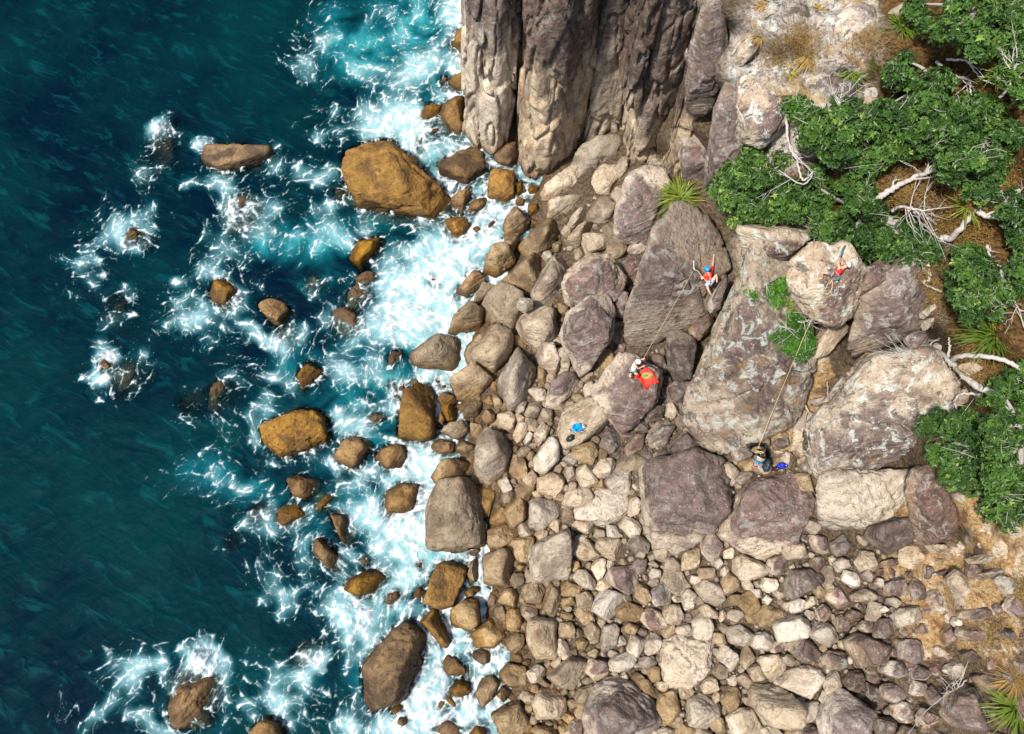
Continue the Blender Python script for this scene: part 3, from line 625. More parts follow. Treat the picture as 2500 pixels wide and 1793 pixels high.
 ('E','p','1270,1280 1310,1210 1340,1230 1310,1300', dict()),
 ('E','t','1225,1350 1260,1300 1330,1320 1290,1370 1250,1380', dict()),
 ('E','h','1725,1470 1780,1390 1860,1380 1885,1420 1830,1500 1760,1530', dict()),
 ('E','p','1540,1520 1550,1440 1600,1430 1625,1490 1590,1550', dict()),
 ('E','p','1530,1390 1590,1345 1650,1390 1600,1430', dict()),
 ('E','p','1365,1520 1450,1480 1540,1490 1540,1580 1480,1640 1370,1600', dict()),
 ('E','p','1250,1540 1330,1460 1380,1490 1340,1570', dict()),
 ('E','h','1100,1530 1170,1510 1210,1590 1150,1620', dict()),
 ('E','t','680,1510 740,1400 840,1370 920,1370 960,1430 950,1500 850,1530 720,1560', dict(h=1.1, z=.2)),
 ('E','d','1940,1310 1990,1240 2060,1220 2050,1320 1960,1370', dict()),
 ('E','d','2080,1240 2140,1150 2220,1120 2268,1180 2200,1300 2110,1310', dict()),
 ('E','d','2050,1080 2110,1040 2200,1050 2180,1120 2080,1150', dict(h=.6)),
 ('E','d','2120,1350 2200,1320 2260,1340 2200,1400 2130,1400', dict()),
 # --- purple rocks under the cliff
 ('B','u','1930,1230 1960,1130 2080,1085 2200,1110 2230,1200 2180,1400 2130,1530 2040,1600 1940,1580 1860,1500 1880,1350', dict(h=1.2, zr=(2.0, 4.6), b=3, rough=.7, label='purple capped boulder with a bright pale flank beside the flax tuft')),
 ('B','d','2130,1530 2190,1400 2268,1420 2300,1480 2240,1600 2150,1620', dict(h=.8, z=3.6)),
 ('*','d','1590,640 1600,560 1625,545 1640,600 1620,660', dict(h=.8, z=3.4)),
 ('C','u','30,1000 90,790 180,750 240,800 240,1000 200,1130 130,1230 50,1180', dict(h=1.0, zr=(3.8, 7.0), b=3, rough=.8, label='rounded purple block above the flax tuft at the cliff foot')),
 ('C','u','0,680 60,600 95,640 60,760 10,740', dict(h=.8, z=5.2)),
 ('C','d','-40,1010 10,960 30,1050 40,1180 -20,1230 -70,1150', dict(h=.8, z=3.2)),
]:
    rock(t, sty, s, **kw)
for t, sty, s, kw in [
 # --- climbing buttress and its neighbours
 ('F','l','110,1290 50,1100 110,880 250,640 400,400 490,150 540,-60 700,-110 730,150 750,330 870,470 880,620 870,830 820,1000 750,1140 600,1220 420,1280 240,1390', dict(h=1.5, zr=(3.2, 9.0), b=5, rough=.55, strata=.3, p=60, chips=2, taper=(8,25), name='rock_buttress', cat='buttress', label='tall lichen mottled climbing buttress with the long yellow rope down its face')),
 ('F','l','730,130 900,-20 1120,-10 1220,150 1190,280 1130,420 1000,490 870,470 760,340', dict(h=1.0, zr=(8.0, 10.4), b=4, rough=.6, strata=.8, label='pale overhanging block gripped by the white helmeted climber')),
 ('F','p','980,490 1060,500 1100,580 1000,700 900,730 920,620', dict(h=.8, z=6.6, strata=.8)),
 ('F','d','1190,820 1130,700 1200,350 1230,280 1390,240 1420,140 1540,70 1620,90 1640,330 1600,470 1450,600 1300,690', dict(h=.8, zr=(6.2, 10.2), b=4, rough=.8, label='dark lichen speckled slab above the black hollow')),
 ('F','d','1210,160 1300,110 1420,120 1380,230 1220,300', dict(h=.5, z=9.4)),
 ('F','l','870,1280 890,1180 1030,1040 1120,960 1180,850 1300,750 1500,700 1650,680 1740,760 1810,880 1810,1030 1720,1200 1660,1330 1540,1450 1380,1470 1050,1460 900,1440', dict(h=1.6, zr=(4.0, 8.6), b=4.5, rough=.55, strata=.4, p=60, chips=2, taper=(8,25), name='leaning_boulder', label='huge leaning cream boulder with white dead roots over its crown')),
 ('*','p','1998,1318 2005,1170 2040,1150 2160,1150 2225,1150 2205,1200 2110,1270 2060,1322', dict(h=1.0, zr=(3.4, 5.6), b=3, strata=1, label='pale layered rock face propping up the huge leaning boulder')),
 ('I','d','1250,320 1270,250 1450,180 1520,220 1560,290 1540,350 1400,420 1310,390', dict(h=1.0)),
 ('*','d','2210,1200 2230,1150 2290,1130 2330,1160 2350,1230 2300,1310 2240,1330', dict(h=1.0, zr=(5.4, 7.4), b=3, label='grey purple rock hump between orange earth and the lower trees')),
 ('F','d','370,1310 500,1300 510,1350 490,1390 400,1400', dict(h=.5)),
 ('F','d','640,1290 660,1260 720,1260 730,1310 660,1325', dict(h=.4)),
 ('F','p','290,1420 350,1410 420,1480 380,1560 300,1590', dict(h=.6)),
 ('F','p','380,1520 430,1470 540,1480 520,1530 420,1560', dict(h=.4)),
 ('F','p','820,1400 860,1390 890,1440 860,1475 820,1460', dict(h=.5)),
 ('F','t','810,1390 840,1360 870,1380 850,1410', dict(h=.3)),
 ('F','h','880,990 970,980 990,1020 930,1040', dict(h=.3)),
 ('F','d','-60,560 60,540 130,640 120,720 80,870 10,900 -50,800', dict(h=1.2, zr=(2.8, 4.6), b=2.5, rough=.9)),
 ('F','d','-60,920 40,880 80,900 70,1000 20,1040 -40,1010', dict(h=.8)),
 ('F','d','0,1120 60,1100 80,1160 40,1200', dict(h=.5)),
 ('F','u','210,370 230,330 320,200 340,260 310,390 240,420', dict(h=.7, z=5.6, label='small purple wedge under the blue helmeted climber\'s right foot')),
 ('F','d','60,560 150,480 240,440 250,520 140,620', dict(h=.6, z=4.0)),
 ('F','h','1610,430 1650,390 1700,420 1640,460', dict(h=.4)),
 ('F','h','1620,490 1660,460 1690,500 1650,540', dict(h=.4)),
 ('F','h','1670,660 1700,630 1750,660 1720,700', dict(h=.4)),
 ('F','p','1850,770 1960,760 1990,810 1940,840', dict(h=.4)),
 ('F','p','1830,950 1920,920 1960,990 1850,1040', dict(h=.6)),
 ('F','d','1500,590 1560,560 1640,560 1650,650 1560,660', dict(h=.5, z=8.6)),
 ('*','u','1563,1200 1570,1140 1610,1120 1690,1105 1745,1130 1762,1200 1755,1270 1730,1295 1660,1352 1600,1335 1572,1260', dict(h=2.3, z=2.0, strata=1, p=60, front=True, label='purple capped boulder with cracked beds nearest the flat slab')),
 ('I','u','330,90 380,20 470,-70 640,-110 780,-50 830,60 830,230 770,370 530,460 400,420 290,310 290,200', dict(h=2.4, z=2.2, strata=.8, p=60, front=True, label='purple capped boulder directly below the teal shirted belayer')),
 ('I','p','360,540 350,470 430,430 580,480 640,520 600,560 480,600 390,590', dict(h=.7, strata=1)),
 ('I','d','720,680 710,580 750,530 870,520 960,580 940,620 830,700 770,720', dict(h=1.0, label='dark blackish boulder alone among pale rubble below the leaning boulder')),
 ('I','d','870,510 900,450 980,440 980,500 930,560', dict()),
 ('I','p','1040,480 1080,450 1130,460 1145,530 1070,550', dict()),
 ('I','h','225,480 290,450 310,490 280,530', dict()),
 ('I','p','125,640 200,580 270,610 320,720 270,780 200,740', dict()),
 ('I','p','40,690 80,650 140,690 120,780 60,790', dict()),
 ('I','p','150,780 190,750 280,810 270,850 190,840', dict()),
 ('I','t','300,780 350,690 420,690 420,750', dict()),
 ('I','p','335,840 360,790 420,780 450,830 400,870', dict()),
 ('I','h','555,640 580,580 660,590 675,650 610,680', dict()),
 ('I','h','480,660 550,650 570,710 530,720', dict()),
 ('I','h','570,720 600,690 630,720 600,760', dict()),
 ('I','h','650,900 680,840 770,820 880,860 890,920 850,970 770,970 690,1000', dict(label='large bleached boulder beside its split twin on the lower beach')),
 ('I','h','865,950 920,870 1000,880 1090,960 1000,1035 930,1000', dict()),
 ('I','u','715,1030 770,980 880,980 950,1050 920,1110 840,1130 740,1080', dict()),
 ('I','h','465,990 540,940 640,920 650,990 610,1060 520,1040', dict()),
 ('I','p','270,1090 310,1010 400,1080 410,1120 360,1200 290,1130', dict()),
 ('I','p','240,1200 270,1130 340,1170 340,1230 290,1250', dict()),
 ('I','p','160,1290 200,1220 260,1225 310,1310 190,1340', dict()),
 ('I','p','475,1180 530,1140 590,1210 570,1250 500,1260', dict()),
 ('I','t','390,1240 440,1200 500,1230 470,1310', dict()),
 ('I','t','300,1380 340,1290 400,1290 430,1340 400,1430 350,1460', dict()),
 ('I','p','50,1470 80,1370 170,1330 290,1410 290,1480 190,1580 80,1540', dict()),
 ('I','h','345,1500 420,1430 500,1440 560,1560 570,1640 400,1640', dict()),
 ('I','p','480,1400 510,1260 560,1240 700,1300 810,1410 800,1500 770,1570 690,1580 580,1540', dict(h=1.6, strata=1, label='big steeply layered pale boulder beside the big smooth white one')),
 ('I','h','690,1290 750,1180 830,1140 980,1180 1000,1240 960,1320 890,1375 780,1340', dict(label='big smooth white boulder beside the steeply layered one')),
 ('I','h','805,1500 820,1410 930,1380 950,1430 900,1530', dict()),
 ('I','u','770,1601 820,1550 900,1540 960,1601 950,1640 780,1640', dict()),
 ('I','u','960,1601 950,1500 1000,1340 1070,1300 1170,1350 1280,1460 1270,1560 1200,1640 970,1640', dict(h=1.6, label='large purple boulder with white vertical streaks')),
 ('I','d','1095,1250 1130,1190 1190,1180 1230,1240 1200,1330 1120,1310', dict()),
 ('I','d','1240,1340 1250,1260 1320,1270 1390,1350 1320,1440 1270,1420', dict()),
 ('I','u','1110,1000 1200,945 1330,990 1390,1060 1350,1150 1200,1170 1150,1100', dict(h=1.3)),
 ('I','u','1440,1040 1450,990 1540,980 1640,1020 1660,1060 1560,1140 1470,1100', dict()),
 ('I','d','1315,930 1340,860 1420,850 1460,930 1430,975 1320,970', dict()),
 ('I','d','1195,910 1230,860 1290,870 1310,920 1270,950', dict()),
 ('I','h','1420,830 1470,780 1580,770 1620,840 1570,900 1480,910', dict()),
 ('I','d','1120,830 1150,790 1230,820 1220,860 1150,860', dict()),
 ('I','u','1360,1190 1400,1120 1480,1130 1520,1200 1500,1250 1400,1220', dict()),
 ('I','u','1540,1330 1560,1240 1620,1250 1650,1350 1600,1400', dict()),
 ('I','u','1430,1480 1420,1420 1480,1390 1560,1410 1560,1500 1500,1540', dict()),
 ('I','u','1600,1500 1630,1440 1720,1450 1700,1520 1630,1550', dict()),
 ('I','p','1660,1050 1700,1020 1760,1060 1730,1100', dict()),
 ('I','d','1740,1470 1790,1330 1900,1270 2060,1400 2080,1440 1990,1570 1800,1560', dict(h=1.0, label='broad dark rock hump beside the lowest flax tuft')),
 ('I','d','1960,1240 2030,1200 2110,1250 2140,1320 2040,1330', dict()),
 ('I','d','2110,1210 2150,1180 2220,1250 2170,1290', dict()),
 ('I','d','1850,960 1870,900 1950,900 2060,930 2000,1000 1900,990', dict(h=.5)),
 ('I','d','2080,960 2130,910 2210,920 2220,980 2120,990', dict(h=.5)),
 ('I','h','1815,870 1840,835 1900,880 1850,910', dict()),
 ('I','p','1680,780 1720,760 1780,780 1740,820', dict()),
 ('I','d','1640,1190 1700,1130 1770,1160 1700,1220', dict()),
 ('I','u','915,790 960,750 1020,800 980,870 930,850', dict()),
 ('I','p','830,760 870,700 925,700 920,750 850,790', dict()),
 ('I','p','965,620 1010,600 1040,650 1000,690', dict()),
 ('I','p','1210,560 1250,520 1290,560 1270,610', dict()),
 ('I','p','1295,620 1320,580 1360,600 1350,650', dict()),
 ('I','h','1335,790 1360,765 1395,790 1360,810', dict()),
 ('I','p','700,760 720,710 750,770 740,810', dict()),
 ('I','d','940,1120 1000,1060 1100,1070 1110,1160 1040,1200', dict()),
 ('I','h','1110,1120 1130,1090 1165,1120 1140,1150', dict()),
 ('I','p','680,1100 720,1080 780,1090 760,1160 700,1150', dict()),
 ('I','d','1030,870 1080,820 1130,860 1130,930 1060,930', dict()),
 ('I','p','1380,720 1420,700 1475,740 1440,780', dict()),
 ('I','d','1340,480 1390,460 1450,460 1450,510 1370,520', dict()),
 ('I','p','1160,690 1240,650 1340,680 1300,730 1180,740', dict(h=.5)),
 ('I','d','1860,840 1900,790 2010,770 2080,800 2000,860', dict(h=.35)),
 ('I','d','1670,560 1740,530 1810,540 1760,570', dict(h=.3)),
 ('I','d','2000,560 2090,520 2190,540 2120,600', dict(h=.35)),
 ('I','d','1880,1080 1950,1050 2010,1090 1950,1130', dict(h=.4)),
 ('I','p','1880,480 1950,430 2080,430 2180,450 2080,490', dict(h=.35, strata=1)),
 ('I','p','1590,380 1640,360 1850,370 1820,410 1680,420', dict(h=.3, strata=1)),
 # --- beach
 ('H','t','640,230 650,130 710,20 740,-40 960,-40 1000,110 1030,330 1020,370 880,400 670,405', dict(h=1.9, z=.2, tops=1, strata=.9, p=18, chips=5, taper=(2,14), label='biggest square cut block on the beach, standing at the surf edge')),
 ('H','t','1035,270 1090,240 1210,220 1245,290 1180,370 1110,395 1040,370', dict()),
 ('H','t','1170,380 1220,310 1330,290 1345,340 1310,480 1250,480', dict()),
 ('H','p','1310,400 1340,370 1560,260 1590,390 1570,590 1500,570 1340,610', dict(h=1.7, strata=1, p=18, tops=1, taper=(2,16), label='square layered block with a sharp raised corner, mid beach')),
 ('H','t','1000,560 1010,450 1060,400 1190,395 1220,450 1170,640 1110,665 1020,620', dict(h=1.3)),
 ('H','t','905,590 930,470 975,440 1000,470 985,600 940,625', dict(h=.8)),
 ('H','t','775,860 800,790 900,715 980,720 1010,800 1000,880 900,945 800,920', dict(h=1.2, z=.1)),
 ('H','t','1040,740 1060,680 1100,700 1090,800 1060,810', dict()),
 ('H','t','900,960 960,900 1080,820 1150,850 1160,960 1080,1040 950,1040', dict(h=1.1)),
 ('H','t','945,1070 980,1040 1140,1035 1110,1120 1000,1145 950,1110', dict(strata=1)),
 ('H','t','1155,970 1210,935 1280,950 1280,1030 1220,1075 1170,1050', dict()),
 ('H','t','1160,860 1170,790 1250,780 1265,880 1230,930 1170,920', dict()),
 ('H','t','1110,740 1150,660 1210,650 1250,710 1240,775', dict()),
 ('H','t','1185,600 1210,550 1280,550 1280,620 1220,655', dict()),
 ('H','t','1205,520 1240,490 1310,510 1280,540', dict()),
 ('H','t','1240,660 1290,620 1390,615 1420,660 1390,740 1300,745', dict()),
 ('H','t','1400,760 1440,620 1500,640 1525,700 1490,850 1430,820', dict()),
 ('H','p','1295,1000 1310,850 1380,835 1490,870 1505,1000 1490,1130 1310,1125', dict(h=1.2, tops=1, p=18, taper=(2,14), label='upright rectangular pale block in the middle of the beach')),
 ('H','t','1505,880 1590,870 1615,920 1610,975 1510,970', dict()),
 ('H','t','1525,720 1600,700 1610,760 1530,780', dict()),
 ('H','t','1510,840 1530,795 1600,820 1590,860', dict()),
 ('H','p','1615,690 1690,670 1725,700 1720,770 1630,780', dict()),
 ('H','h','1725,800 1745,690 1810,650 1930,690 1930,780 1830,860 1760,850', dict(label='rounded bleached boulder in the middle of the beach')),
 ('H','u','1800,600 1840,520 1980,500 2030,560 2020,650 1960,690 1860,660', dict()),
 ('H','p','1595,580 1630,530 1680,530 1750,610 1740,665 1650,640', dict()),
 ('H','h','1715,520 1740,460 1810,460 1810,540 1770,610', dict()),
 ('H','p','1295,160 1320,80 1380,60 1530,100 1510,180 1400,270 1310,280', dict()),
 ('H','p','1525,100 1560,20 1700,-20 1735,60 1700,130 1600,120', dict()),
 ('H','h','1730,110 1745,40 1790,90 1780,130', dict()),
 ('H','p','1580,160 1780,150 1770,0 1970,20 1960,180 1880,240 1780,260 1600,200', dict(h=.7, z=1.2)),
 ('H','p','1955,190 1970,70 2010,50 2060,100 2020,170', dict()),
 ('H','p','1590,260 1610,210 1740,215 1745,270 1690,295', dict()),
 ('H','p','1600,340 1620,300 1700,300 1690,350', dict()),
 ('H','t','1675,930 1700,870 1750,855 1780,920 1760,1020 1720,1035', dict()),
 ('H','p','1780,1010 1790,900 1870,880 1900,920 1880,1030 1800,1080', dict()),
 ('H','t','1620,1000 1660,970 1700,1000 1680,1045 1630,1050', dict()),
 ('H','t','1680,1080 1740,1040 1775,1070 1740,1105', dict()),
 ('H','t','1430,1230 1500,1160 1600,1070 1710,1110 1720,1150 1600,1310 1510,1290', dict(h=1.0)),
 ('H','h','1830,1140 1870,1090 2000,1050 2010,1120 1960,1200 1840,1190', dict()),
 ('H','t','1120,1200 1180,1140 1290,1160 1320,1240 1300,1340 1240,1340 1150,1290', dict()),
 ('H','t','960,1340 1000,1240 1060,1220 1120,1260 1090,1350 1010,1430 965,1400', dict(z=.1)),
 ('H','t','1060,1460 1090,1420 1210,1355 1250,1370 1330,1530 1380,1640 1150,1640', dict(h=1.4)),
 ('H','p','1330,1400 1370,1310 1490,1290 1550,1380 1550,1500 1480,1540 1370,1500', dict()),
 ('H','u','1670,1480 1730,1300 1790,1230 1890,1210 1930,1260 2100,1340 2180,1500 2160,1560 2000,1640 1700,1640', dict(h=1.9, label='largest mauve grey boulder of the lower beach')),
 ('H','t','1605,1360 1640,1300 1750,1270 1700,1370 1650,1440', dict()),
 ('H','t','1930,1250 1990,1170 2060,1230 2180,1340 2160,1380 2050,1330', dict()),
 ('H','h','2070,1060 2090,960 2150,930 2180,1000 2150,1070 2090,1090', dict()),
 ('I','p','0,960 250,980 240,1140 200,1200 100,1290 -60,1300 -90,1150 -90,1000', dict(h=.7, strata=1, rough=1.4, label='stepped layered ledge of pale rock in the lower beach')),
 ('H','t','2080,1190 2120,1150 2170,1170 2170,1250 2110,1270', dict()),
 ('H','w','1320,1320 1330,1280 1380,1270 1370,1340', dict()),
 ('H','t','1355,1260 1390,1230 1450,1280 1420,1295', dict()),
 ('I','p','-55,370 0,310 60,310 70,390 0,430', dict()),
 ('I','p','-80,520 -60,450 0,450 30,490 20,540 -50,560', dict()),
 ('H','p','2095,560 2110,520 2170,530 2170,580 2110,590', dict()),
 ('I','p','-90,830 -60,750 20,760 50,820 30,890 -60,880', dict()),
 ('H','p','2010,440 2030,390 2070,420 2060,460', dict()),
 ('H','p','2085,490 2110,470 2170,490 2150,520', dict()),
 ('H','t','1310,1580 1360,1540 1480,1560 1550,1620 1400,1660', dict()),
 ('H','d','1560,1560 1620,1480 1670,1490 1660,1600 1600,1640', dict()),
 ('H','t','1900,930 1960,870 2030,900 2000,960', dict(h=.5)),
]:
    rock(t, sty, s, **kw)

# ------------------------------------------------------------------ cliff columns
def column(s, ztop, label, depth=4.0, lean=0.0, seed=1, stain=0.0, z0=-0.6, mat='column', name='cliff_column', zf=0.0):
    """tall joint bounded pillar. s: photo outline of its foot (front edge), left to right, at height z0"""
    px = tile_px('B', s); front = np.array([P(x, y, zf)[:2] for x, y in px])
    a, b = front[0], front[-1]
    outline = np.vstack([front, b + np.array([0.2, depth]), a + np.array([-0.2, depth])])[::1]
    # resample the outline
    seg = np.diff(np.vstack([outline, outline[:1]]), axis=0); L = np.linalg.norm(seg, axis=1); cum = np.concatenate([[0], np.cumsum(L)])
    n = max(60, int(cum[-1] / 0.09)); u = np.linspace(0, cum[-1], n, endpoint=False)
    k = np.searchsorted(cum, u, side='right') - 1; f = (u - cum[k]) / L[k]
    pts = outline[k] + seg[k] * f[:, None]
    ext = (pts.min(0), pts.max(0))
    for _ in range(14): pts = pts * 0.5 + 0.25 * (np.roll(pts, 1, 0) + np.roll(pts, -1, 0))
    pts = ext[0] + (pts - pts.min(0)) / (pts.max(0) - pts.min(0)) * (ext[1] - ext[0])
    c = pts.mean(0); rows = int((ztop - z0) / 0.13); zs = np.linspace(z0, ztop, rows)
    V = []
    for j, z in enumerate(zs):
        t = (z - z0) / (ztop - z0)
        sc = 1.0 - 0.05 * t + (0.0 if z > 0.8 else 0.0)
        top = max(0.0, (z - ztop + 0.9) / 0.9); sc *= math.sqrt(max(0.02, 1 - top * top * 0.9))
        foot = max(0.0, (0.9 - z) / 1.5); sc *= 1 - 0.10 * foot * foot
        V.append(np.column_stack([c[0] + (pts[:, 0] - c[0]) * sc + lean * t, c[1] + (pts[:, 1] - c[1]) * sc + 0.10 * (z - z0), np.full(n, z)]))
    V = np.concatenate(V); ctr = np.column_stack([np.full(len(V), c[0]), np.full(len(V), c[1]), V[:, 2]])
    nr = V - ctr; nr[:, 2] = 0; nr /= np.linalg.norm(nr, axis=1)[:, None] + 1e-6
    q = V * np.array([1, 1, 0.28]) + seed * 13.1
    f1_, f2_, cv = worley(V * np.array([.75, .75, .28]) + 0.25 * fbm(V * .8, 2, seed + 3)[:, None] + seed * 3.7, seed); gp = f2_ - f1_
    d = 0.46 * (cv - .5) * sstep(0, .09, gp) - 0.22 * np.exp(-(gp / .05) ** 2) + 0.20 * fbm(q * 0.55, 3, seed) + 0.08 * (ridged(q * 0.9, 3, seed + 2) - 1) + 0.025 * fbm(V * 2.6, 3, seed + 5)
    # joints: thin horizontal and vertical clefts
    jv = np.abs(perlin(q * np.array([.9, .9, .8]) + 3.3, seed + 11)); d -= 0.30 * np.exp(-(jv / 0.035) ** 2)
    s_ = V[:, 2] * 0.42 + 0.7 * fbm(V * 0.5, 2, seed + 8); fr = np.abs(s_ - np.round(s_)); d -= 0.10 * np.exp(-(fr / 0.035) ** 2) * (perlin(V * .6, seed + 4) > -.05)
    V = V + nr * d[:, None]
    i = np.arange(rows - 1)[:, None] * n + np.arange(n)[None, :]; i2 = np.arange(rows - 1)[:, None] * n + (np.arange(n)[None, :] + 1) % n
    F = np.stack([i.ravel(), i2.ravel(), (i2 + n).ravel(), (i + n).ravel()], 1)
    top = np.array([[c[0] + lean, c[1] + 0.1 * (ztop - z0), ztop + 0.15]]); V = np.vstack([V, top]); ti = len(V) - 1
    last = (rows - 1) * n + np.arange(n); T = np.stack([last, (rows - 1) * n + (np.arange(n) + 1) % n, np.full(n, ti), np.full(n, ti)], 1)
    me = bpy.data.meshes.new('column'); me.from_pydata((V - np.array([c[0], c[1], 0])).tolist(), [], F.tolist() + [tuple(r[:3]) for r in T.tolist()])
    me.polygons.foreach_set('use_smooth', np.full(len(me.polygons), True))
    ht = np.clip((V[:, 2] - 1.5) / 9.0 + stain, 0, 1.2); attr(me, 'ht', ht)
    o = link(name, me, M[mat], loc=(c[0], c[1], 0)); tag(o, label, 'cliff column', 'columns of the sea cliff')
    return o
column('885,800 885,880 950,960 1060,1030 1150,980 1190,870', 14.5, 'outermost cliff column, its brown foot standing in the surf', seed=1, stain=-.05, lean=1.0)
column('1205,760 1245,760', 14.0, 'thin dark sliver of rock in the cleft between two cliff columns', depth=2.5, seed=2, stain=.2)
column('1238,900 1240,1100 1320,1185 1470,1165 1590,1060 1665,930', 15, 'broadest cliff column with blackened upper face and cracked cream base', seed=3, stain=.0, lean=.3, depth=5)
column('1675,760 1675,945 1790,940 1900,900 1910,760', 15, 'cliff column with smooth cream foot between two dark clefts', seed=4, stain=.05, lean=.0, depth=5, zf=1)
column('1955,900 1965,1110 2060,1120 2190,1060 2230,900', 14.5, 'cliff column with white streaked foot above the purple capped boulder', seed=5, stain=.1, lean=-.2, depth=5, zf=1.5)
column('1900,780 1905,900 1950,920 1965,800', 10, 'short cream pillar squeezed between two cliff columns', depth=2.5, seed=6, stain=-.1, zf=1)
column('1990,330 2000,420 2110,440 2130,330', 15, 'dark upper cliff column with a hanging black cleft beside it', depth=4, seed=11, stain=.1, zf=9, z0=6)
column('2120,440 2125,640 2230,700 2300,640 2310,440', 13.5, 'dark purple cliff column with a lichen covered crown', depth=4, seed=7, stain=.1, lean=-.2, zf=6, z0=2)
column('2240,760 2250,1000 2330,1080 2400,1000 2420,760', 11.5, 'squat purple pillar behind the rounded purple block', depth=4, seed=9, stain=.1, lean=-.2, zf=4.5, z0=2)
for t, sty, s, kw in [
 ('C','d','60,700 90,330 170,60 300,-60 330,200 330,450 240,560 230,740 140,800', dict(h=1.0, zr=(8, 13), b=4, rough=.9, label='tall purple rib of rock at the landward end of the cliff columns')),
 ('C','d','180,1250 220,1050 250,720 330,560 430,560 420,800 380,1000 330,1200 250,1390 190,1360', dict(h=1.0, zr=(6.5, 10.5), b=4, rough=.9, label='smooth purple rib of rock beside the dark leafy tree')),
 ('C','l','400,700 430,500 560,380 700,400 760,600 740,800 560,960 430,900', dict(h=1.0, zr=(10, 11.4), b=3, rough=1.2, label='lichen crusted rock shoulder above the dark leafy tree')),
 ('C','l','600,200 640,100 780,60 830,100 790,200 640,240', dict(h=.8, z=12.2)),
 ('C','l','340,420 400,270 520,160 600,200 590,250 440,330 400,470', dict(h=.8, zr=(10.6, 12), b=3)),
 ('C','d','830,330 900,200 1000,30 1045,100 1010,300 960,360', dict(h=.6, zr=(11.6, 12.6), b=3, label='narrow purple brown rock strip in the grassy cliff top')),
 ('C','u','1240,330 1270,270 1400,250 1480,290 1440,360 1290,410', dict(h=.5, z=11.8)),
 ('C','l','1260,440 1450,340 1510,340 1640,420 1600,470 1400,500', dict(h=.5, z=11.7)),
 ('C','l','1040,180 1080,60 1300,0 1390,60 1300,180 1130,250', dict(h=.5, z=12.9)),
 ('C','l','820,640 880,540 1060,520 1180,600 1140,690 900,700', dict(h=.6, z=11.4)),
 ('C','l','1180,640 1300,540 1390,560 1380,660 1240,720', dict(h=.5, z=11.4)),
 ('C','p','1380,60 1500,20 1560,30 1540,80 1440,100', dict(h=.4, z=13.2)),
 ('C','d','1600,300 1660,260 1710,320 1660,470 1600,500', dict(h=.5, z=12)),
 ('C','h','2160,950 2200,780 2268,740 2290,950 2220,1030', dict(h=.6, z=12.4)),
 ('C','l','400,1560 420,1500 540,1520 660,1540 1000,1540 1060,1600 800,1680 450,1680', dict(h=.7, zr=(7.8, 9.4), b=3)),
]: rock(t, sty, s, **kw)

# ------------------------------------------------------------------ seabed and sea
def ov(lst): return [(x * 1.1023, y * 1.1023, rx * 1.1023, ry * 1.1023, a) for x, y, rx, ry, a in lst]
FOAM = ov([(1005,40,45,60,.75),(960,130,60,45,.6),(900,200,70,50,.62),(870,265,80,50,.78),(930,300,60,55,.9),(1000,330,60,30,.8),(820,230,45,45,.45),(800,130,90,60,.32),(900,40,90,50,.35),
 (1130,400,50,40,.95),(1080,480,60,50,.95),(1050,520,70,45,1),(960,500,80,30,.65),(1000,590,90,55,1),(920,640,95,60,1),(890,690,90,50,1),(960,700,55,40,1),(870,740,50,45,.75),(930,545,60,40,.7),(1040,630,40,40,1),
 (840,800,70,50,.5),(760,830,70,45,.55),(880,880,40,50,.7),(830,900,55,35,.62),(780,935,50,35,.65),(900,1020,55,50,.85),(960,1030,50,35,.9),(810,1055,70,40,.75),(870,1150,75,50,.92),(930,1170,55,45,1),(850,1205,55,45,.75),(900,1260,65,50,.8),(820,1250,50,35,.6),
 (775,1370,60,45,.92),(900,1335,50,50,.65),(850,1400,60,40,.5),(960,1490,40,60,1),(945,1560,60,60,1),(890,1605,80,40,.85),(1010,1450,40,50,.9),(1030,1560,50,60,.9),(790,1605,60,45,.75),(1060,1330,25,50,.8),
 (560,470,75,50,.42),(700,520,100,50,.42),(640,400,100,45,.34),(500,590,65,50,.46),(430,690,75,50,.5),(560,720,100,40,.36),(660,760,80,50,.42),(600,820,80,50,.32),(560,900,80,40,.28),(640,990,100,40,.40),(500,1050,100,50,.33),(560,1110,80,50,.33),
 (640,1180,60,50,.46),(620,1250,60,40,.36),(700,1300,70,40,.40),(640,1340,60,60,.28),(730,1450,90,50,.46),(680,1560,100,60,.5),(560,1560,60,60,.36),(445,1455,38,42,.98),(470,1560,40,40,.6),(300,1490,70,50,.45),(380,1600,80,35,.6),(200,1580,60,40,.28),(235,790,24,22,.9),(225,840,28,32,.85),
 (205,570,45,55,.5),(290,480,50,30,.46),(530,470,40,38,.92),(350,283,13,16,1),(450,315,20,10,.8),(670,120,36,36,.5),(720,60,50,50,.28),(600,750,22,22,.95),(500,680,30,22,.8),(475,610,50,25,.6),(800,530,60,40,.45),(740,300,50,60,.35),(690,370,60,40,.38),(480,400,60,30,.3)])
TURQ = ov([(800,110,100,75,.95),(740,50,60,45,.7),(930,60,90,75,1),(700,535,130,60,.85),(600,540,60,40,.7),(860,480,80,40,.85),(560,720,80,60,.25),(660,800,100,70,.5),(760,880,90,60,.75),(600,920,80,50,.35),(470,1050,100,55,.55),(560,1090,90,45,.55),
 (700,1200,70,70,.5),(850,1330,90,90,.75),(700,1490,120,80,.45),(820,1500,50,70,.75),(450,1600,90,35,.4),(900,230,110,120,.75),(1000,550,150,150,.9),(900,750,110,100,.9),(920,1100,100,160,.9),(950,1500,100,150,.9),(560,470,100,60,.3),(520,620,60,50,.2)])
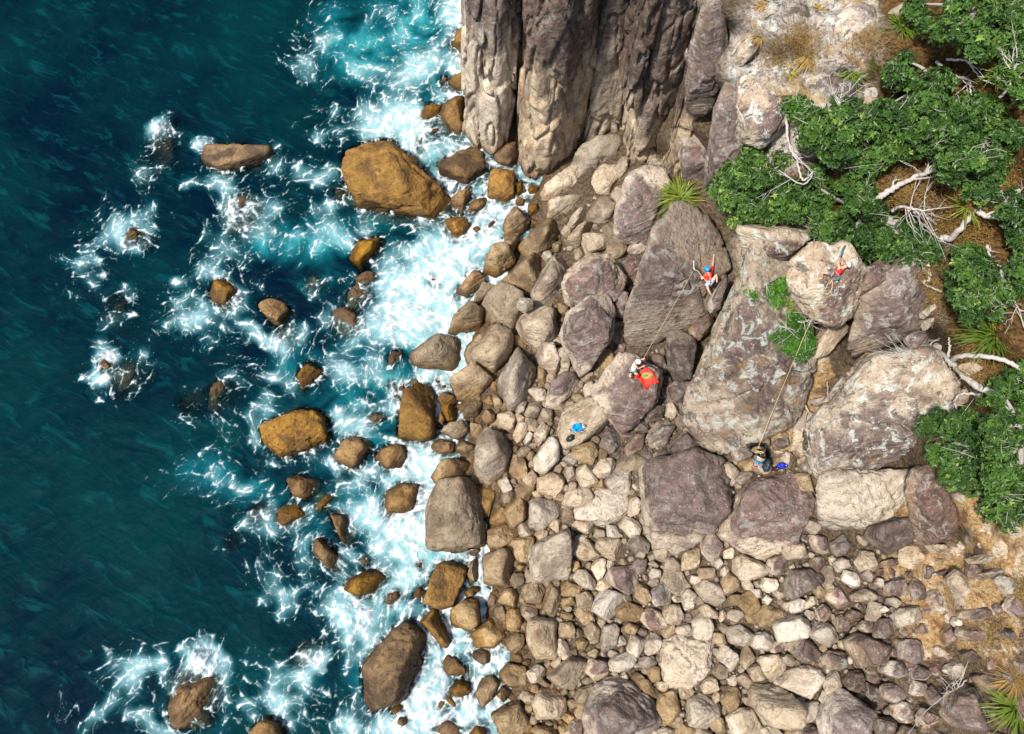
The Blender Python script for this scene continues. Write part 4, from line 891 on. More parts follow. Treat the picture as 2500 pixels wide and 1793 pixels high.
def build_sea():
    # seabed
    xs = np.arange(-500, 1500, 14.0); ys = np.arange(-420, 2250, 14.0); X, Y = np.meshgrid(xs, ys)
    px, py = X.ravel(), Y.ravel(); W = Pv(px, py, -5.0)
    cx = np.interp(py, [c[1] for c in COAST], [c[0] for c in COAST]); dist = (cx - px) / 48.0
    W[:, 2] = -3.2 - 3.6 * sstep(2, 16, dist) + 0.9 * fbm(W * 0.16, 4, 2) + 0.25 * fbm(W * 0.7, 3, 6)
    me = mesh_np('seabed', W, grid_faces(len(xs), len(ys)))
    q = NT('seabed_rock_and_sand'); pos = q.n('ShaderNodeNewGeometry').outputs['Position']
    a = q.noise(pos, 0.28, 5, 0.62, 0.5); b = q.noise(pos, 1.6, 4, 0.65)
    c = q.mix(q.ramp(a, 0.42, 0.60), (0.016, 0.028, 0.020), (0.085, 0.125, 0.080)); c = q.mix(q.ramp(b, 0.60, 0.38), c, (0.014, 0.022, 0.018))
    q.set(q.b.inputs['Base Color'], c); q.b.inputs['Roughness'].default_value = 1.0
    o = link('seabed', me, q.m); o['kind'] = 'structure'
    # water sheet with a closed body below it
    xs = np.concatenate([np.arange(-260, -30, 20.0), np.arange(-30, 1300, 2.5), np.arange(1300, 1420, 20.0)]); ys = np.concatenate([np.arange(-300, -30, 20.0), np.arange(-30, 1825, 2.5), np.arange(1825, 2110, 20.0)]); nx, ny = len(xs), len(ys); X, Y = np.meshgrid(xs, ys)
    px, py = X.ravel(), Y.ravel(); W = Pv(px, py, 0.0)
    cx = np.interp(py, [c[1] for c in COAST], [c[0] for c in COAST]); land = (cx - px)
    D = np.clip(blobs(px, py, [(x, y, rx * 1.34, ry * 1.34, a * 1.14) for x, y, rx, ry, a in FOAM]), 0, 1.1); T = blobs(px, py, TURQ)
    D = np.maximum(D, 0.9 * np.exp(-(np.maximum(land - 10, 0) / 85.0) ** 2)); T = np.maximum(T, 0.8 * np.exp(-(np.maximum(land, 0) / 260.0) ** 2))
    # wash around every rock that breaks the surface
    ring = np.zeros(len(px))
    for o_, pts in SEA_ROCKS:
        x0, y0 = pts.min(0) - 70; x1, y1 = pts.max(0) + 70
        m = (px > x0) & (px < x1) & (py > y0) & (py < y1)
        if not m.any(): continue
        Q = np.stack([px[m], py[m]], 1); dm = np.full(len(Q), 1e9); inside = np.ones(len(Q), bool)
        H = hull2(pts)
        for i in range(len(H)):
            a_, b_ = H[i], H[(i + 1) % len(H)]; e = b_ - a_
            t = np.clip(((Q - a_) @ e) / (e @ e), 0, 1); dm = np.minimum(dm, np.linalg.norm(Q - a_ - t[:, None] * e, axis=1))
            inside &= (e[0] * (Q[:, 1] - a_[1]) - e[1] * (Q[:, 0] - a_[0])) >= 0
        dm = np.where(inside, 0, dm); ring[m] = np.maximum(ring[m], o_ * np.exp(-(dm / 24.0) ** 2))
    gate = np.clip(0.62 + 0.9 * perlin(W * 0.33 + 4.4, 21), 0.15, 1)
    D = np.maximum(D, ring * gate); T = np.maximum(T, 0.45 * ring)
    # foam is carried about by eddies: follow a swirling flow backwards, then look up cells and patches there
    Q = W.copy(); Q[:, 2] = 0
    for sc, am, sd_ in ((0.28, 0.17, 51), (0.28, 0.17, 51), (0.28, 0.17, 51), (0.75, 0.07, 57), (0.75, 0.07, 57), (1.9, 0.04, 61)):
        e = 0.05; a0 = perlin(Q * sc, sd_); ax = perlin((Q + [e, 0, 0]) * sc, sd_); ay = perlin((Q + [0, e, 0]) * sc, sd_)
        Q[:, 0] += am * (ay - a0) / e / sc * 0.8; Q[:, 1] -= am * (ax - a0) / e / sc * 0.8
    n1 = fbm(Q * 0.55, 5, 71); n2 = fbm(Q * 2.1 + 3, 4, 73); n3 = fbm(W * np.array([5, 5, 0]) + 9, 3, 75)
    def cells(sc, seed): 
        f1, f2, cv = worley(Q * sc + 0.12 * np.stack([n2, fbm(Q * 2.3 + 40, 2, 5), 0 * n2], 1), seed, 2, 1.0); return f2 - f1
    c1, c2, c3 = cells(1.15, 3), cells(2.6, 4), cells(5.2, 8)
    E = D * 1.10 + 0.40 * n1 + 0.16 * n2                      # local amount of foam
    wl = np.clip(0.025 + 0.20 * np.clip(E, 0, 1.2) + 0.06 * n2, 0.012, .3)
    l1 = np.exp(-(c1 / wl) ** 2 * 1.2) * sstep(0.06, 0.42, E); l2 = np.exp(-(c2 / (wl * 1.1)) ** 2 * 1.2) * sstep(0.16, 0.62, E + .15 * n2); l3 = np.exp(-(c3 / .16) ** 2) * sstep(0.35, 0.9, E) * .6
    lace = np.maximum(l1 * (0.55 + 0.5 * sstep(-.3, .4, n2)), np.maximum(l2 * .75, l3))
    lace = lace * (0.40 + 0.7 * sstep(-.45, .35, n3 + .5 * n2))
    solid = sstep(0.50, 1.0, E) * (0.84 + 0.55 * n2 + 0.25 * n3 - 0.55 * sstep(.0, .4, c1 - .10) * sstep(1.35, .75, E) - 0.25 * sstep(0, .3, c2 - .1))
    fleck = sstep(.55, .70, n3 + .25 * n2) * sstep(.02, .3, E) * .5
    foam = np.clip(np.maximum(np.maximum(lace, solid), fleck) , 0, 1) * sstep(0.0, .10, D)
    g2 = foam.reshape(ny, nx).copy(); b_ = g2.copy()
    for _ in range(60): b_ = (b_ * 2 + np.roll(b_, 1, 0) + np.roll(b_, -1, 0) + np.roll(b_, 1, 1) + np.roll(b_, -1, 1)) / 6
    milk = np.clip(b_.ravel() * 1.25 + 0.15 * n1 * (b_.ravel() > .05), 0, 1)
    T = np.clip(np.maximum(T * (0.85 + .75 * n1), milk * 1.05), 0, 1)
    c_, s_ = math.cos(math.radians(-28)), math.sin(math.radians(-28))
    U = np.stack([W[:, 0] * c_ - W[:, 1] * s_, W[:, 0] * s_ + W[:, 1] * c_, W[:, 2]], 1)
    swell = 0.06 * fbm(U * np.array([0.16, 0.42, 1]) , 3, 31) + 0.035 * ridged(U * np.array([0.30, 0.75, 1]) + 0.5 * fbm(U * .3, 2, 5)[:, None], 3, 33) - .1
    chop = 0.10 * fbm(W * 0.9, 4, 41)
    W[:, 2] = swell * np.clip(0.35 + land / 500.0, .35, 1) + chop * (0.4 + 0.8 * np.minimum(1, D * 1.5)) + 0.10 * D * (0.4 + fbm(W * 0.8, 3, 44))
    for x, y, r, hh in ((486,1608,45,.55),(585,520,40,.3),(255,880,28,.35),(386,312,14,.3),(660,826,22,.3),(855,1510,50,.3)):
        W[:, 2] += hh * np.exp(-((px - x) ** 2 + (py - y) ** 2) / r ** 2) * (0.8 + 0.8 * fbm(W * 1.4, 3, 9))
    F = grid_faces(nx, ny)
    # murk: the deeper the rock or bottom below, the less of it shows through
    gx_ = np.arange(-30, 1300, 5.0); gy_ = np.arange(-30, 1825, 5.0); mx, my = len(gx_), len(gy_); dep = np.full(mx * my, -6.0); VV = np.concatenate(SEA_V); VV = VV[VV[:, 2] > -2.8]
    qx, qy = to_px(VV); ci = np.round((qx + 30) / 5).astype(int); cj = np.round((qy + 30) / 5).astype(int)
    ok = (ci >= 0) & (ci < mx) & (cj >= 0) & (cj < my); np.maximum.at(dep, cj[ok] * mx + ci[ok], VV[ok, 2]); G = dep.reshape(my, mx)
    for _ in range(2): G = np.maximum.reduce([G, np.roll(G, 1, 0) - .12, np.roll(G, -1, 0) - .12, np.roll(G, 1, 1) - .12, np.roll(G, -1, 1) - .12])
    for _ in range(3): G = (G * 2 + np.roll(G, 1, 0) + np.roll(G, -1, 0) + np.roll(G, 1, 1) + np.roll(G, -1, 1)) / 6
    ii = np.clip(np.round((px + 30) / 5).astype(int), 0, mx - 1); jj = np.clip(np.round((py + 30) / 5).astype(int), 0, my - 1)
    murk = np.clip(1 - 0.95 * np.exp(np.minimum(G[jj, ii], 0.0) * 0.50), 0, 1); murk = np.where(murk > 0.88, 1.0, murk)
    deepn = np.clip(.5 + fbm(W * np.array([.10, .10, 0]) + 7, 3, 81) * .9 + .35 * n1 + .12 * n2, 0, 1)
    me = mesh_np('sea', W, F); attr(me, 'foam', foam); attr(me, 'turq', T); attr(me, 'milk', milk); attr(me, 'deepn', deepn); attr(me, 'murk', murk)
    q = NT('sea_water'); t = q.t; pos = q.n('ShaderNodeNewGeometry').outputs['Position']
    flat = q.vmul(pos, (1, 1, 0)); f0 = q.attr('foam'); T_ = q.attr('turq'); mk = q.attr('milk')
    n3 = q.noise(flat, 11.0, 2, 0.7)
    foam = q.ramp(q.math('ADD', f0, q.math('MULTIPLY', q.math('SUBTRACT', n3, .5), .25)), 0.05, 1.0); foam = q.math('MULTIPLY', foam, q.ramp(f0, 0.02, 0.10))
    rip = q.n('ShaderNodeVectorRotate', {'Vector': flat, 'Angle': math.radians(28)}, rotation_type='Z_AXIS').outputs[0]
    r1 = q.noise(q.vmul(rip, (0.6, 1.7, 1)), 1.0, 5, 0.66, 0.8)
    nb = q.bump(r1, 1.0, 0.085); fb = q.bump(f0, 0.6, 0.16)
    deep = q.mix(q.attr('deepn'), (0.0006, 0.0065, 0.016), (0.0008, 0.021, 0.026)); deep = q.mix(q.math('MULTIPLY', q.ramp(r1, 0.52, 0.70), .65), deep, (0.002, 0.048, 0.058))  # lighter teal on ripple crests: sky reflection painted into the water colour
    bodyc = q.mix(q.ramp(T_, 0.08, 0.5), deep, (0.0025, 0.075, 0.095)); bodyc = q.mix(q.ramp(T_, 0.38, 0.95), bodyc, (0.024, 0.225, 0.245)); bodyc = q.mix(q.math('MULTIPLY', q.ramp(mk, 0.18, 0.75), .85), bodyc, (0.27, 0.46, 0.49))
    body = q.n('ShaderNodeBsdfDiffuse', {'Color': bodyc, 'Normal': nb}); tr = q.n('ShaderNodeBsdfTransparent', {'Color': (0.80, 0.95, 0.90)})
    s1 = q.n('ShaderNodeMixShader', {0: q.attr('murk'), 1: tr.outputs[0], 2: body.outputs[0]})
    gl = q.n('ShaderNodeBsdfGlossy', {'Color': (0.5, 0.8, 0.9), 'Roughness': 0.45, 'Normal': nb}); fr = q.n('ShaderNodeFresnel', {'IOR': 1.28, 'Normal': nb})
    s2 = q.n('ShaderNodeMixShader', {0: q.math('MULTIPLY', fr.outputs[0], 0.08), 1: s1.outputs[0], 2: gl.outputs[0]})
    fc = q.mix(q.ramp(f0, .2, 1.0), (0.30, 0.40, 0.42), (0.57, 0.60, 0.61)); fd = q.n('ShaderNodeBsdfDiffuse', {'Color': fc, 'Normal': fb})
    s3 = q.n('ShaderNodeMixShader', {0: foam, 1: s2.outputs[0], 2: fd.outputs[0]})
    t.links.new(s3.outputs[0], q.out.inputs[0]); t.nodes.remove(q.b)
    o = link('sea', me, q.m); o['kind'] = 'structure'
    return o
SEA_ROCKS = []
for pts in ROCK_PX:
    c_ = pts.mean(0); xc = np.interp(c_[1], [c[1] for c in COAST], [c[0] for c in COAST])
    if c_[0] < xc + 10:
        SEA_ROCKS.append((0.55 if c_[0] < 760 else 0.75, pts))
build_sea()

# ------------------------------------------------------------------ cobbles and rubble between the boulders
def inside(H, x, y):
    r = np.ones(x.shape, bool)
    for i in range(len(H)):
        a, b = H[i], H[(i + 1) % len(H)]; r &= ((b[0] - a[0]) * (y - a[1]) - (b[1] - a[1]) * (x - a[0])) >= 0
    return r
OCC_S = 3; OX0, OY0, OX1, OY1 = 980, 380, 2620, 1900
occ = np.zeros(((OY1 - OY0) // OCC_S, (OX1 - OX0) // OCC_S), bool)
gy, gx = np.mgrid[0:occ.shape[0], 0:occ.shape[1]]; gxp = OX0 + gx * OCC_S; gyp = OY0 + gy * OCC_S
for pts in ROCK_PX:
    H = hull2(pts); c_ = H.mean(0); H = c_ + (H - c_) * 0.93
    x0, y0 = ((H.min(0) - (OX0, OY0)) / OCC_S).astype(int); x1, y1 = ((H.max(0) - (OX0, OY0)) / OCC_S).astype(int) + 2
    x0, y0 = max(x0, 0), max(y0, 0)
    if x1 <= x0 or y1 <= y0: continue
    occ[y0:y1, x0:x1] |= inside(H, gxp[y0:y1, x0:x1], gyp[y0:y1, x0:x1])
BEACH = [np.array(p, float) for p in (
    [(1250,560),(1500,430),(1640,520),(1760,700),(1720,800),(1640,880),(1690,960),(1680,1080),(1800,1160),(2000,1130),(2010,1320),(2170,1310),(2215,1440),(2190,1560),(2290,1700),(2380,1850),(1180,1850),(1120,1560),(1150,1400),(1050,1300),(1050,1120),(1060,930),(1120,760),(1180,650)],)]
def in_poly(x, y, poly):
    r = np.zeros(x.shape, bool); j = len(poly) - 1
    for i in range(len(poly)):
        xi, yi = poly[i]; xj, yj = poly[j]
        cnd = ((yi > y) != (yj > y)) & (x < (xj - xi) * (y - yi) / (yj - yi + 1e-9) + xi); r ^= cnd; j = i
    return r
beach = in_poly(gxp.astype(float), gyp.astype(float), BEACH[0])
# the gully floor and the earth slope carry scattered stones only
loose = in_poly(gxp.astype(float), gyp.astype(float), np.array([(2170,1310),(2480,1330),(2560,1850),(2380,1850),(2290,1700),(2190,1560),(2215,1440)], float)) | in_poly(gxp.astype(float), gyp.astype(float), np.array([(1790,1130),(1960,960),(2010,1000),(1980,1140),(1900,1170)], float))
rs = np.random.RandomState(7); free = (beach | loose) & ~occ
placed = []
for r_px, tries in ((36, 2500), (29, 4000), (23, 6000), (18, 8000), (14, 10000), (10.5, 16000), (7.5, 22000), (5.4, 26000)):
    cand = np.argwhere(free); 
    if not len(cand): break
    sel = cand[rs.randint(0, len(cand), tries)]
    for j, i in sel:
        k = max(1, int(r_px * 0.80 / OCC_S)); y0, y1, x0, x1 = j - k, j + k + 1, i - k, i + k + 1
        if y0 < 0 or x0 < 0 or y1 > occ.shape[0] or x1 > occ.shape[1]: continue
        if occ[y0:y1, x0:x1].mean() > 0.10: continue
        x, y = OX0 + i * OCC_S, OY0 + j * OCC_S
        if loose[j, i] and rs.rand() > (0.12 if r_px > 8 else 0.35): continue
        if r_px > 16 and rs.rand() < 0.35: continue
        placed.append((x, y, r_px * rs.uniform(.88, 1.16)))
        kk = max(1, int(r_px * 0.9 / OCC_S)); yy, xx = np.ogrid[-kk:kk+1, -kk:kk+1]; m = yy**2 + xx**2 <= kk*kk + 1
        ya, xa = max(0, j-kk), max(0, i-kk); yb, xb = min(occ.shape[0], j+kk+1), min(occ.shape[1], i+kk+1)
        occ[ya:yb, xa:xb] |= m[ya-(j-kk):m.shape[0]-((j+kk+1)-yb), xa-(i-kk):m.shape[1]-((i+kk+1)-xb)]
    free &= ~occ
print('rubble stones', len(placed))
SHAPES = {}
def stone_shape(k, sub):
    if (k, sub) not in SHAPES:
        rng = random.Random(500 + k); a = rng.uniform(1.0, 1.35); n = rng.randint(4, 5)
        ph = rng.uniform(0, 6.28); poly = np.array([[math.cos(ph + 2*math.pi*i/n + rng.uniform(-.25,.25)) * a, math.sin(ph + 2*math.pi*i/n + rng.uniform(-.25,.25)) / a] for i in range(n)])
        SHAPES[(k, sub)] = soft_rock(poly, rng.uniform(.55, .95), .6, rng, sub, rng.choice([60, 90, 140]), 3, (2, 24), 2, 0.7, 0, 60 + k, 5)
    return SHAPES[(k, sub)]
def zone_tone(x, y):
    t = rs.rand()
    if y > 1380 and x > 2080 + 0.2 * (1600 - y): return 'dark' if t < .6 else 'purple' if t < .85 else 'pale'
    if x < 1200 + rs.uniform(-30, 60): return 'tan' if t < .8 else 'wet'
    if x < 1480 + rs.uniform(-80, 80): return 'pale' if t < .5 else 'tan'
    if 1480 < x < 1760 and y < 1120: return 'dark' if t < .55 else 'purple' if t < .8 else 'pale'
    return 'pale' if t < .48 else 'white' if t < .57 else 'tan' if t < .82 else 'purple'
placed.sort(key=lambda p: -p[2])
MESHC = {}
stuff = {}
for n_, (x, y, r) in enumerate(placed):
    z = float(zt(x, y)[0]); c = P(x, y, z - 0.03 - 0.22 * (1 - min(1, r / 26.0))); m_px = abs(P(x + 10, y, z)[0] - c[0]) / 10; R = r * m_px
    tone = zone_tone(x, y); k = int(rs.randint(0, 14)); a = rs.uniform(0, 6.28); sc = R * np.array([1, 1, rs.uniform(.7, 1.1)])
    tx, ty = rs.uniform(-.35, .35, 2)
    if n_ < 300:
        if (k, tone) not in MESHC:
            V, F, ht = stone_shape(k, 3); me = mesh_np('cobble', V, F, False); attr(me, 'ht', ht); me.materials.append(M[tone]); MESHC[(k, tone)] = me
        o = bpy.data.objects.new('cobble', MESHC[(k, tone)]); COL.objects.link(o); o.location = c; o.rotation_euler = (tx, ty, a); o.scale = sc
        auto_label(o, x, y, 'large' if r > 29 else '' if r > 20 else 'little', TONE[tone], 'cobble', None, 'packed in beside')
    else:
        sub = 2 if r > 9 else 1
        V, F, ht = stone_shape(k, sub); Rm = np.array(Matrix.Rotation(a, 3, 'Z') @ Matrix.Rotation(ty, 3, 'Y') @ Matrix.Rotation(tx, 3, 'X'))
        L = stuff.setdefault(tone, [[], [], [], 0]); L[0].append((V * sc) @ Rm.T + c); L[1].append(F + L[3]); L[2].append(ht); L[3] += len(V)
VA, FA, HA, MI, base = [], [], [], [], 0
tones = sorted(stuff)
for ti, tone in enumerate(tones):
    V = np.concatenate(stuff[tone][0]); F = np.concatenate(stuff[tone][1]); VA.append(V); FA.append(F + base); HA += stuff[tone][2]; MI.append(np.full(len(F), ti, np.int32)); base += len(V)
RUB = {}
for t_, src in (('pale', 'pale'), ('white', 'white'), ('tan', 'tan'), ('wet', 'wet'), ('purple', 'purple'), ('dark', 'dark')): RUB[t_] = M[src]
me = mesh_np('rubble', np.concatenate(VA), np.concatenate(FA), smooth=False); attr(me, 'ht', np.concatenate(HA))
for tone in tones: me.materials.append(RUB[tone])
me.polygons.foreach_set('material_index', np.concatenate(MI))
o = link('rubble', me); tag(o, 'small broken stones filling the gaps of the boulder beach', 'rubble', kind='stuff')

# ------------------------------------------------------------------ vegetation
bpy.context.view_layer.update(); DG = bpy.context.evaluated_depsgraph_get()
CAMV = Vector((0, 0, CAM_H))
def hit(px, py):
    d = Vector(ray(px, py)).normalized()
    ok, loc, nor, _, ob, _ = SC.ray_cast(DG, CAMV, d)
    if not ok: return np.array(P(px, py, float(zt(px, py)[0]))), np.array([0, 0, 1.0])
    return np.array(loc), np.array(nor)
def leaf_material(name, c0, c1, c2, gloss=0.42):
    q = NT(name); a = q.attr('tint')
    c = q.mix(q.ramp(a, 0.0, 0.6), c0, c1); c = q.mix(q.ramp(a, 0.62, 1.0), c, c2)
    q.set(q.b.inputs['Base Color'], c); q.b.inputs['Roughness'].default_value = gloss; q.b.inputs['Specular IOR Level'].default_value = 0.32
    tl = q.n('ShaderNodeBsdfTranslucent', {'Color': c}); mx = q.n('ShaderNodeMixShader', {0: 0.16, 1: q.b.outputs[0], 2: tl.outputs[0]})
    q.t.links.new(mx.outputs[0], q.out.inputs[0]); return q.m
M['leaf'] = leaf_material('glossy_dark_leaf', (0.026, 0.062, 0.014), (0.085, 0.175, 0.030), (0.27, 0.36, 0.08))
M['leaf_bright'] = leaf_material('fresh_green_leaf', (0.035, 0.10, 0.012), (0.085, 0.22, 0.022), (0.22, 0.34, 0.05))
M['blade'] = leaf_material('flax_blade', (0.035, 0.075, 0.010), (0.13, 0.19, 0.022), (0.38, 0.31, 0.06), 0.45)
M['straw'] = leaf_material('dry_straw', (0.12, 0.065, 0.018), (0.30, 0.19, 0.055), (0.46, 0.33, 0.12), 0.7)
M['bark'] = plain('grey_bark', (0.30, 0.275, 0.25), 0.85, 0.35, 6.0, bump=.5)
M['deadwood'] = plain('bleached_dead_wood', (0.42, 0.39, 0.35), 0.8, 0.25, 7.0, bump=.4)
M['root'] = plain('weathered_root', (0.42, 0.33, 0.23), 0.85, 0.3, 7.0)

def leaf_cloud(centres, radii, normals, n_per, rs_, size=(0.09, 0.15), flat=0.6):
    """leafy shoots: each clump carries many rosettes of five or six folded leaves"""
    nr = np.maximum(6, (np.asarray(n_per) / 5.5).astype(int)); tot = int(nr.sum()); ci = np.repeat(np.arange(len(centres)), nr)
    d = rs_.normal(size=(tot, 3)) + normals[ci] * 0.9; d /= np.linalg.norm(d, axis=1)[:, None]
    rad = radii[ci] * rs_.uniform(0.35, 1.05, tot) ** 0.6; rc = centres[ci] + d * rad[:, None] * np.array([1, 1, flat]); hgt = (d * normals[ci]).sum(1) * .5 + .5
    tone_ = rs_.uniform(-.10, .16); shade = rs_.uniform(0, 1, len(centres))[ci]; rt = 0.10 + tone_ + 0.34 * shade + rs_.normal(0, .12, tot) + (rs_.rand(tot) < 0.08) * 0.4
    K = 6; li = np.repeat(np.arange(tot), K); n = len(li); d2 = d[li]; c = rc[li]
    ref = np.where(np.abs(d2[:, 2:3]) < .9, np.array([[0, 0, 1.0]]), np.array([[1.0, 0, 0]])); u = np.cross(d2, ref); u /= np.linalg.norm(u, axis=1)[:, None]; v = np.cross(d2, u)
    az = (np.tile(np.arange(K), tot) * 2 * math.pi / K + np.repeat(rs_.uniform(0, 6.28, tot), K) + rs_.normal(0, .25, n))[:, None]
    ax = (np.cos(az) * u + np.sin(az) * v) + d2 * rs_.uniform(.15, .9, (n, 1)); ax /= np.linalg.norm(ax, axis=1)[:, None]
    sd_ = np.cross(ax, d2); sd_ /= np.linalg.norm(sd_, axis=1)[:, None] + 1e-6; nn = np.cross(sd_, ax)
    L = rs_.uniform(size[0], size[1], n)[:, None]; Wd = L * 0.25
    tip = c + ax * L - nn * L * 0.15; m1 = c + ax * L * .55 + sd_ * Wd + nn * L * .07; m2 = c + ax * L * .55 - sd_ * Wd + nn * L * .07
    V = np.stack([c, m1, tip, m2], 1).reshape(-1, 3); k = np.arange(n) * 4
    F = np.concatenate([np.stack([k, k + 1, k + 2], 1), np.stack([k, k + 2, k + 3], 1)])
    return V, F, np.repeat(np.clip(rt[li] + rs_.normal(0, .06, n), 0, 1), 4)

def tree(outline, label, seed, height=1.2, bright=False, density=1.0, size=(0.12, 0.20), name='coastal_tree', dead=3, group='trees on the cliff top'):
    """outline in photo pixels of the crown; the crown is a low dome of leafy clumps carried by limbs from one trunk"""
    rs_ = np.random.RandomState(seed); H = np.array([[float(a) for a in w_.split(',')] for w_ in outline.split()])
    c = H.mean(0); base, nor = hit(*c)
    x0, y0 = H.min(0); x1, y1 = H.max(0); area = (x1 - x0) * (y1 - y0)
    n = max(10, int(area / 820 * density)); pts = []
    holes = [(rs_.uniform(x0, x1), rs_.uniform(y0, y1), rs_.uniform(11, 28)) for _ in range(int(area / 3300))] if area > 6000 else []
    while len(pts) < n:
        x, y = rs_.uniform(x0, x1), rs_.uniform(y0, y1)
        if in_poly(np.array([x]), np.array([y]), H)[0] and not any((x - a) ** 2 + (y - b) ** 2 < r * r for a, b, r in holes): pts.append((x, y))
    pts = np.array(pts)
    # distance to the rim lowers the dome
    C, R, N = [], [], []
    ext = max(x1 - x0, y1 - y0) / 2
    zb = base[2]
    for x, y in pts:
        e = min(1.0, np.hypot((x - c[0]) / ((x1 - x0) / 2 + 1), (y - c[1]) / ((y1 - y0) / 2 + 1)))
        g = float(zt(x, y)[0]); z = max(g, zb - 1.5) * .5 + zb * .5 + height * (1 - 0.7 * e ** 2) * rs_.uniform(0.30, 1.15) + 0.15
        C.append(P(x, y, z)); R.append(rs_.uniform(0.24, 0.58)); N.append([(x - c[0]) / ext * .6, -(y - c[1]) / ext * .6, 1.0])
    C = np.array(C); R = np.array(R); N = np.array(N); N /= np.linalg.norm(N, axis=1)[:, None]
    V, F, tint = leaf_cloud(C, R, N, np.maximum(60, (R ** 2 * 1050 * density).astype(int)), rs_, size)
    root = empty(name, tuple(base - np.array([0, 0, .15])), label, 'tree' if name != 'shrub' else 'shrub', group)
    o = -np.array(root.location)
    me = mesh_np('crown', V + o, F, smooth=False); attr(me, 'tint', tint); link('crown', me, M['leaf_bright' if bright else 'leaf'], root)
    hub = base + np.array([0, 0, height * .45]); R0 = 0.05 + 0.035 * math.sqrt(n)
    R0 = min(R0, .22) if name != 'shrub' else .03
    link('trunk', mesh_tubes('trunk', [(spline([base - [0, 0, .4], base + [.05, 0, height * .2], hub], 4) + o, np.linspace(R0, R0 * .75, 9))], 8), M['bark'], root)
    sel = rs_.choice(len(C), min(len(C), 8 + n // 6), replace=False)
    for i in sel:
        mid = hub * .5 + C[i] * .5 + rs_.normal(size=3) * .16 + [0, 0, .05]
        p_ = spline([hub, mid, C[i]], 6); link('limb', mesh_tubes('limb', [(p_ + o, np.linspace(R0 * .55, 0.018, len(p_)))], 6), M['bark'], root)
    for i in rs_.choice(len(C), min(len(C), 5 + n // 5), replace=False):      # bare grey twigs sticking out of the leaves
        a = C[i] + N[i] * R[i] * .3; paths = []
        for _ in range(rs_.randint(3, 7)):
            d = N[i] * .5 + rs_.normal(size=3) * .8; e = a + d * rs_.uniform(.18, .48); m = (a + e) / 2 + rs_.normal(size=3) * .07; tw = spline([a, m, e], 3); paths.append((tw + o, np.linspace(.014, .005, len(tw))))
        link('twig', mesh_tubes('twig', paths, 4), M['deadwood'], root)
    return root

T_ = [
 ('1745,470 1770,400 1830,365 1890,370 1915,400 1900,470 1910,540 1870,560 1800,575 1750,545', 'dark rounded tree at the cliff edge beside the purple rib', dict(height=1.4)),
 ('1935,330 2000,265 2060,255 2130,270 2220,270 2235,330 2200,390 2110,430 2000,400 1945,370', 'broad tree below the lichen crusted cliff top with grey twigs', dict(height=1.3)),
 ('1905,460 1960,420 2040,430 2110,440 2130,500 2200,540 2290,590 2290,640 2200,630 2080,630 2040,590 1960,560 1915,520', 'spreading tree above the pale overhanging block', dict(height=1.3)),
 ('2155,210 2190,150 2240,135 2250,190 2330,200 2380,260 2340,350 2250,380 2200,310 2150,270', 'tree between the lichen rocks and the dark gully of bare limbs', dict(height=1.3)),
 ('2225,0 2500,-20 2520,60 2460,130 2390,125 2330,110 2270,95 2225,50', 'dark green tree at the highest corner of the cliff top', dict(height=1.6)),
 ('2265,300 2340,240 2420,240 2470,300 2475,380 2450,450 2370,470 2280,430 2245,370', 'bright leaved tree beside the brown grassy hollow', dict(height=1.5)),
 ('2445,150 2500,120 2540,200 2520,300 2460,280', 'small tree with many grey twigs beside the brown grassy hollow', dict(height=1.0, density=.7)),
 ('2310,640 2350,600 2420,610 2460,700 2450,760 2400,790 2340,770 2320,710', 'upright tree between the dry grass and the large flax clump', dict(height=1.5)),
 ('2430,590 2510,560 2530,680 2480,710 2440,660', 'tree corner with rusty dead leaves beside a bare branch', dict(height=1.2)),
 ('2265,1050 2300,1000 2400,1000 2410,1050 2370,1100 2410,1150 2400,1195 2310,1195 2280,1130', 'dark tree below the bleached fallen limb', dict(height=1.4)),
 ('2405,980 2450,930 2520,900 2540,1220 2450,1240 2410,1180 2430,1080', 'tall dark tree beside the end of the bleached fallen limb', dict(height=1.6)),
 ('2405,1200 2500,1180 2520,1250 2460,1290 2410,1240', 'small dark tree clinging above the orange earth slope', dict(height=1.0, density=.8)),
 ('2380,470 2450,470 2500,500 2480,540 2420,540 2390,510', 'low tree half hidden behind the bleached forked log', dict(height=.8, density=.8)),
 ('2080,640 2110,610 2160,600 2200,630 2150,650', 'leafy outgrowth over the overhanging pale block', dict(height=.6)),
]
for k, (s, lab, kw) in enumerate(T_): tree(s, lab, 100 + k, **kw)
tree('1806,675 1830,668 1870,690 1915,680 1927,710 1920,735 1850,735 1815,705', 'fresh green shrub on the buttress, upper and narrower one', 140, .5, True, 2.4, (.08, .13), 'shrub', group='shrubs on the climbing buttress')
tree('1845,770 1880,745 1930,750 1985,800 1970,840 1950,868 1900,850 1860,830', 'fresh green shrub on the buttress beside the yellow rope', 141, .6, True, 2.4, (.08, .13), 'shrub', group='shrubs on the climbing buttress')
tree('1930,250 1960,250 1962,275 1935,280', 'tiny yellow green bush on the lichen rock', 142, .25, True, 1.3, (.07, .11), 'shrub', group='small shrubs')
tree('1915,475 1990,480 2010,500 1960,510 1920,500', 'yellow green bush under the dark rounded tree', 143, .6, True, 1.2, (.08, .13), 'shrub', group='small shrubs')

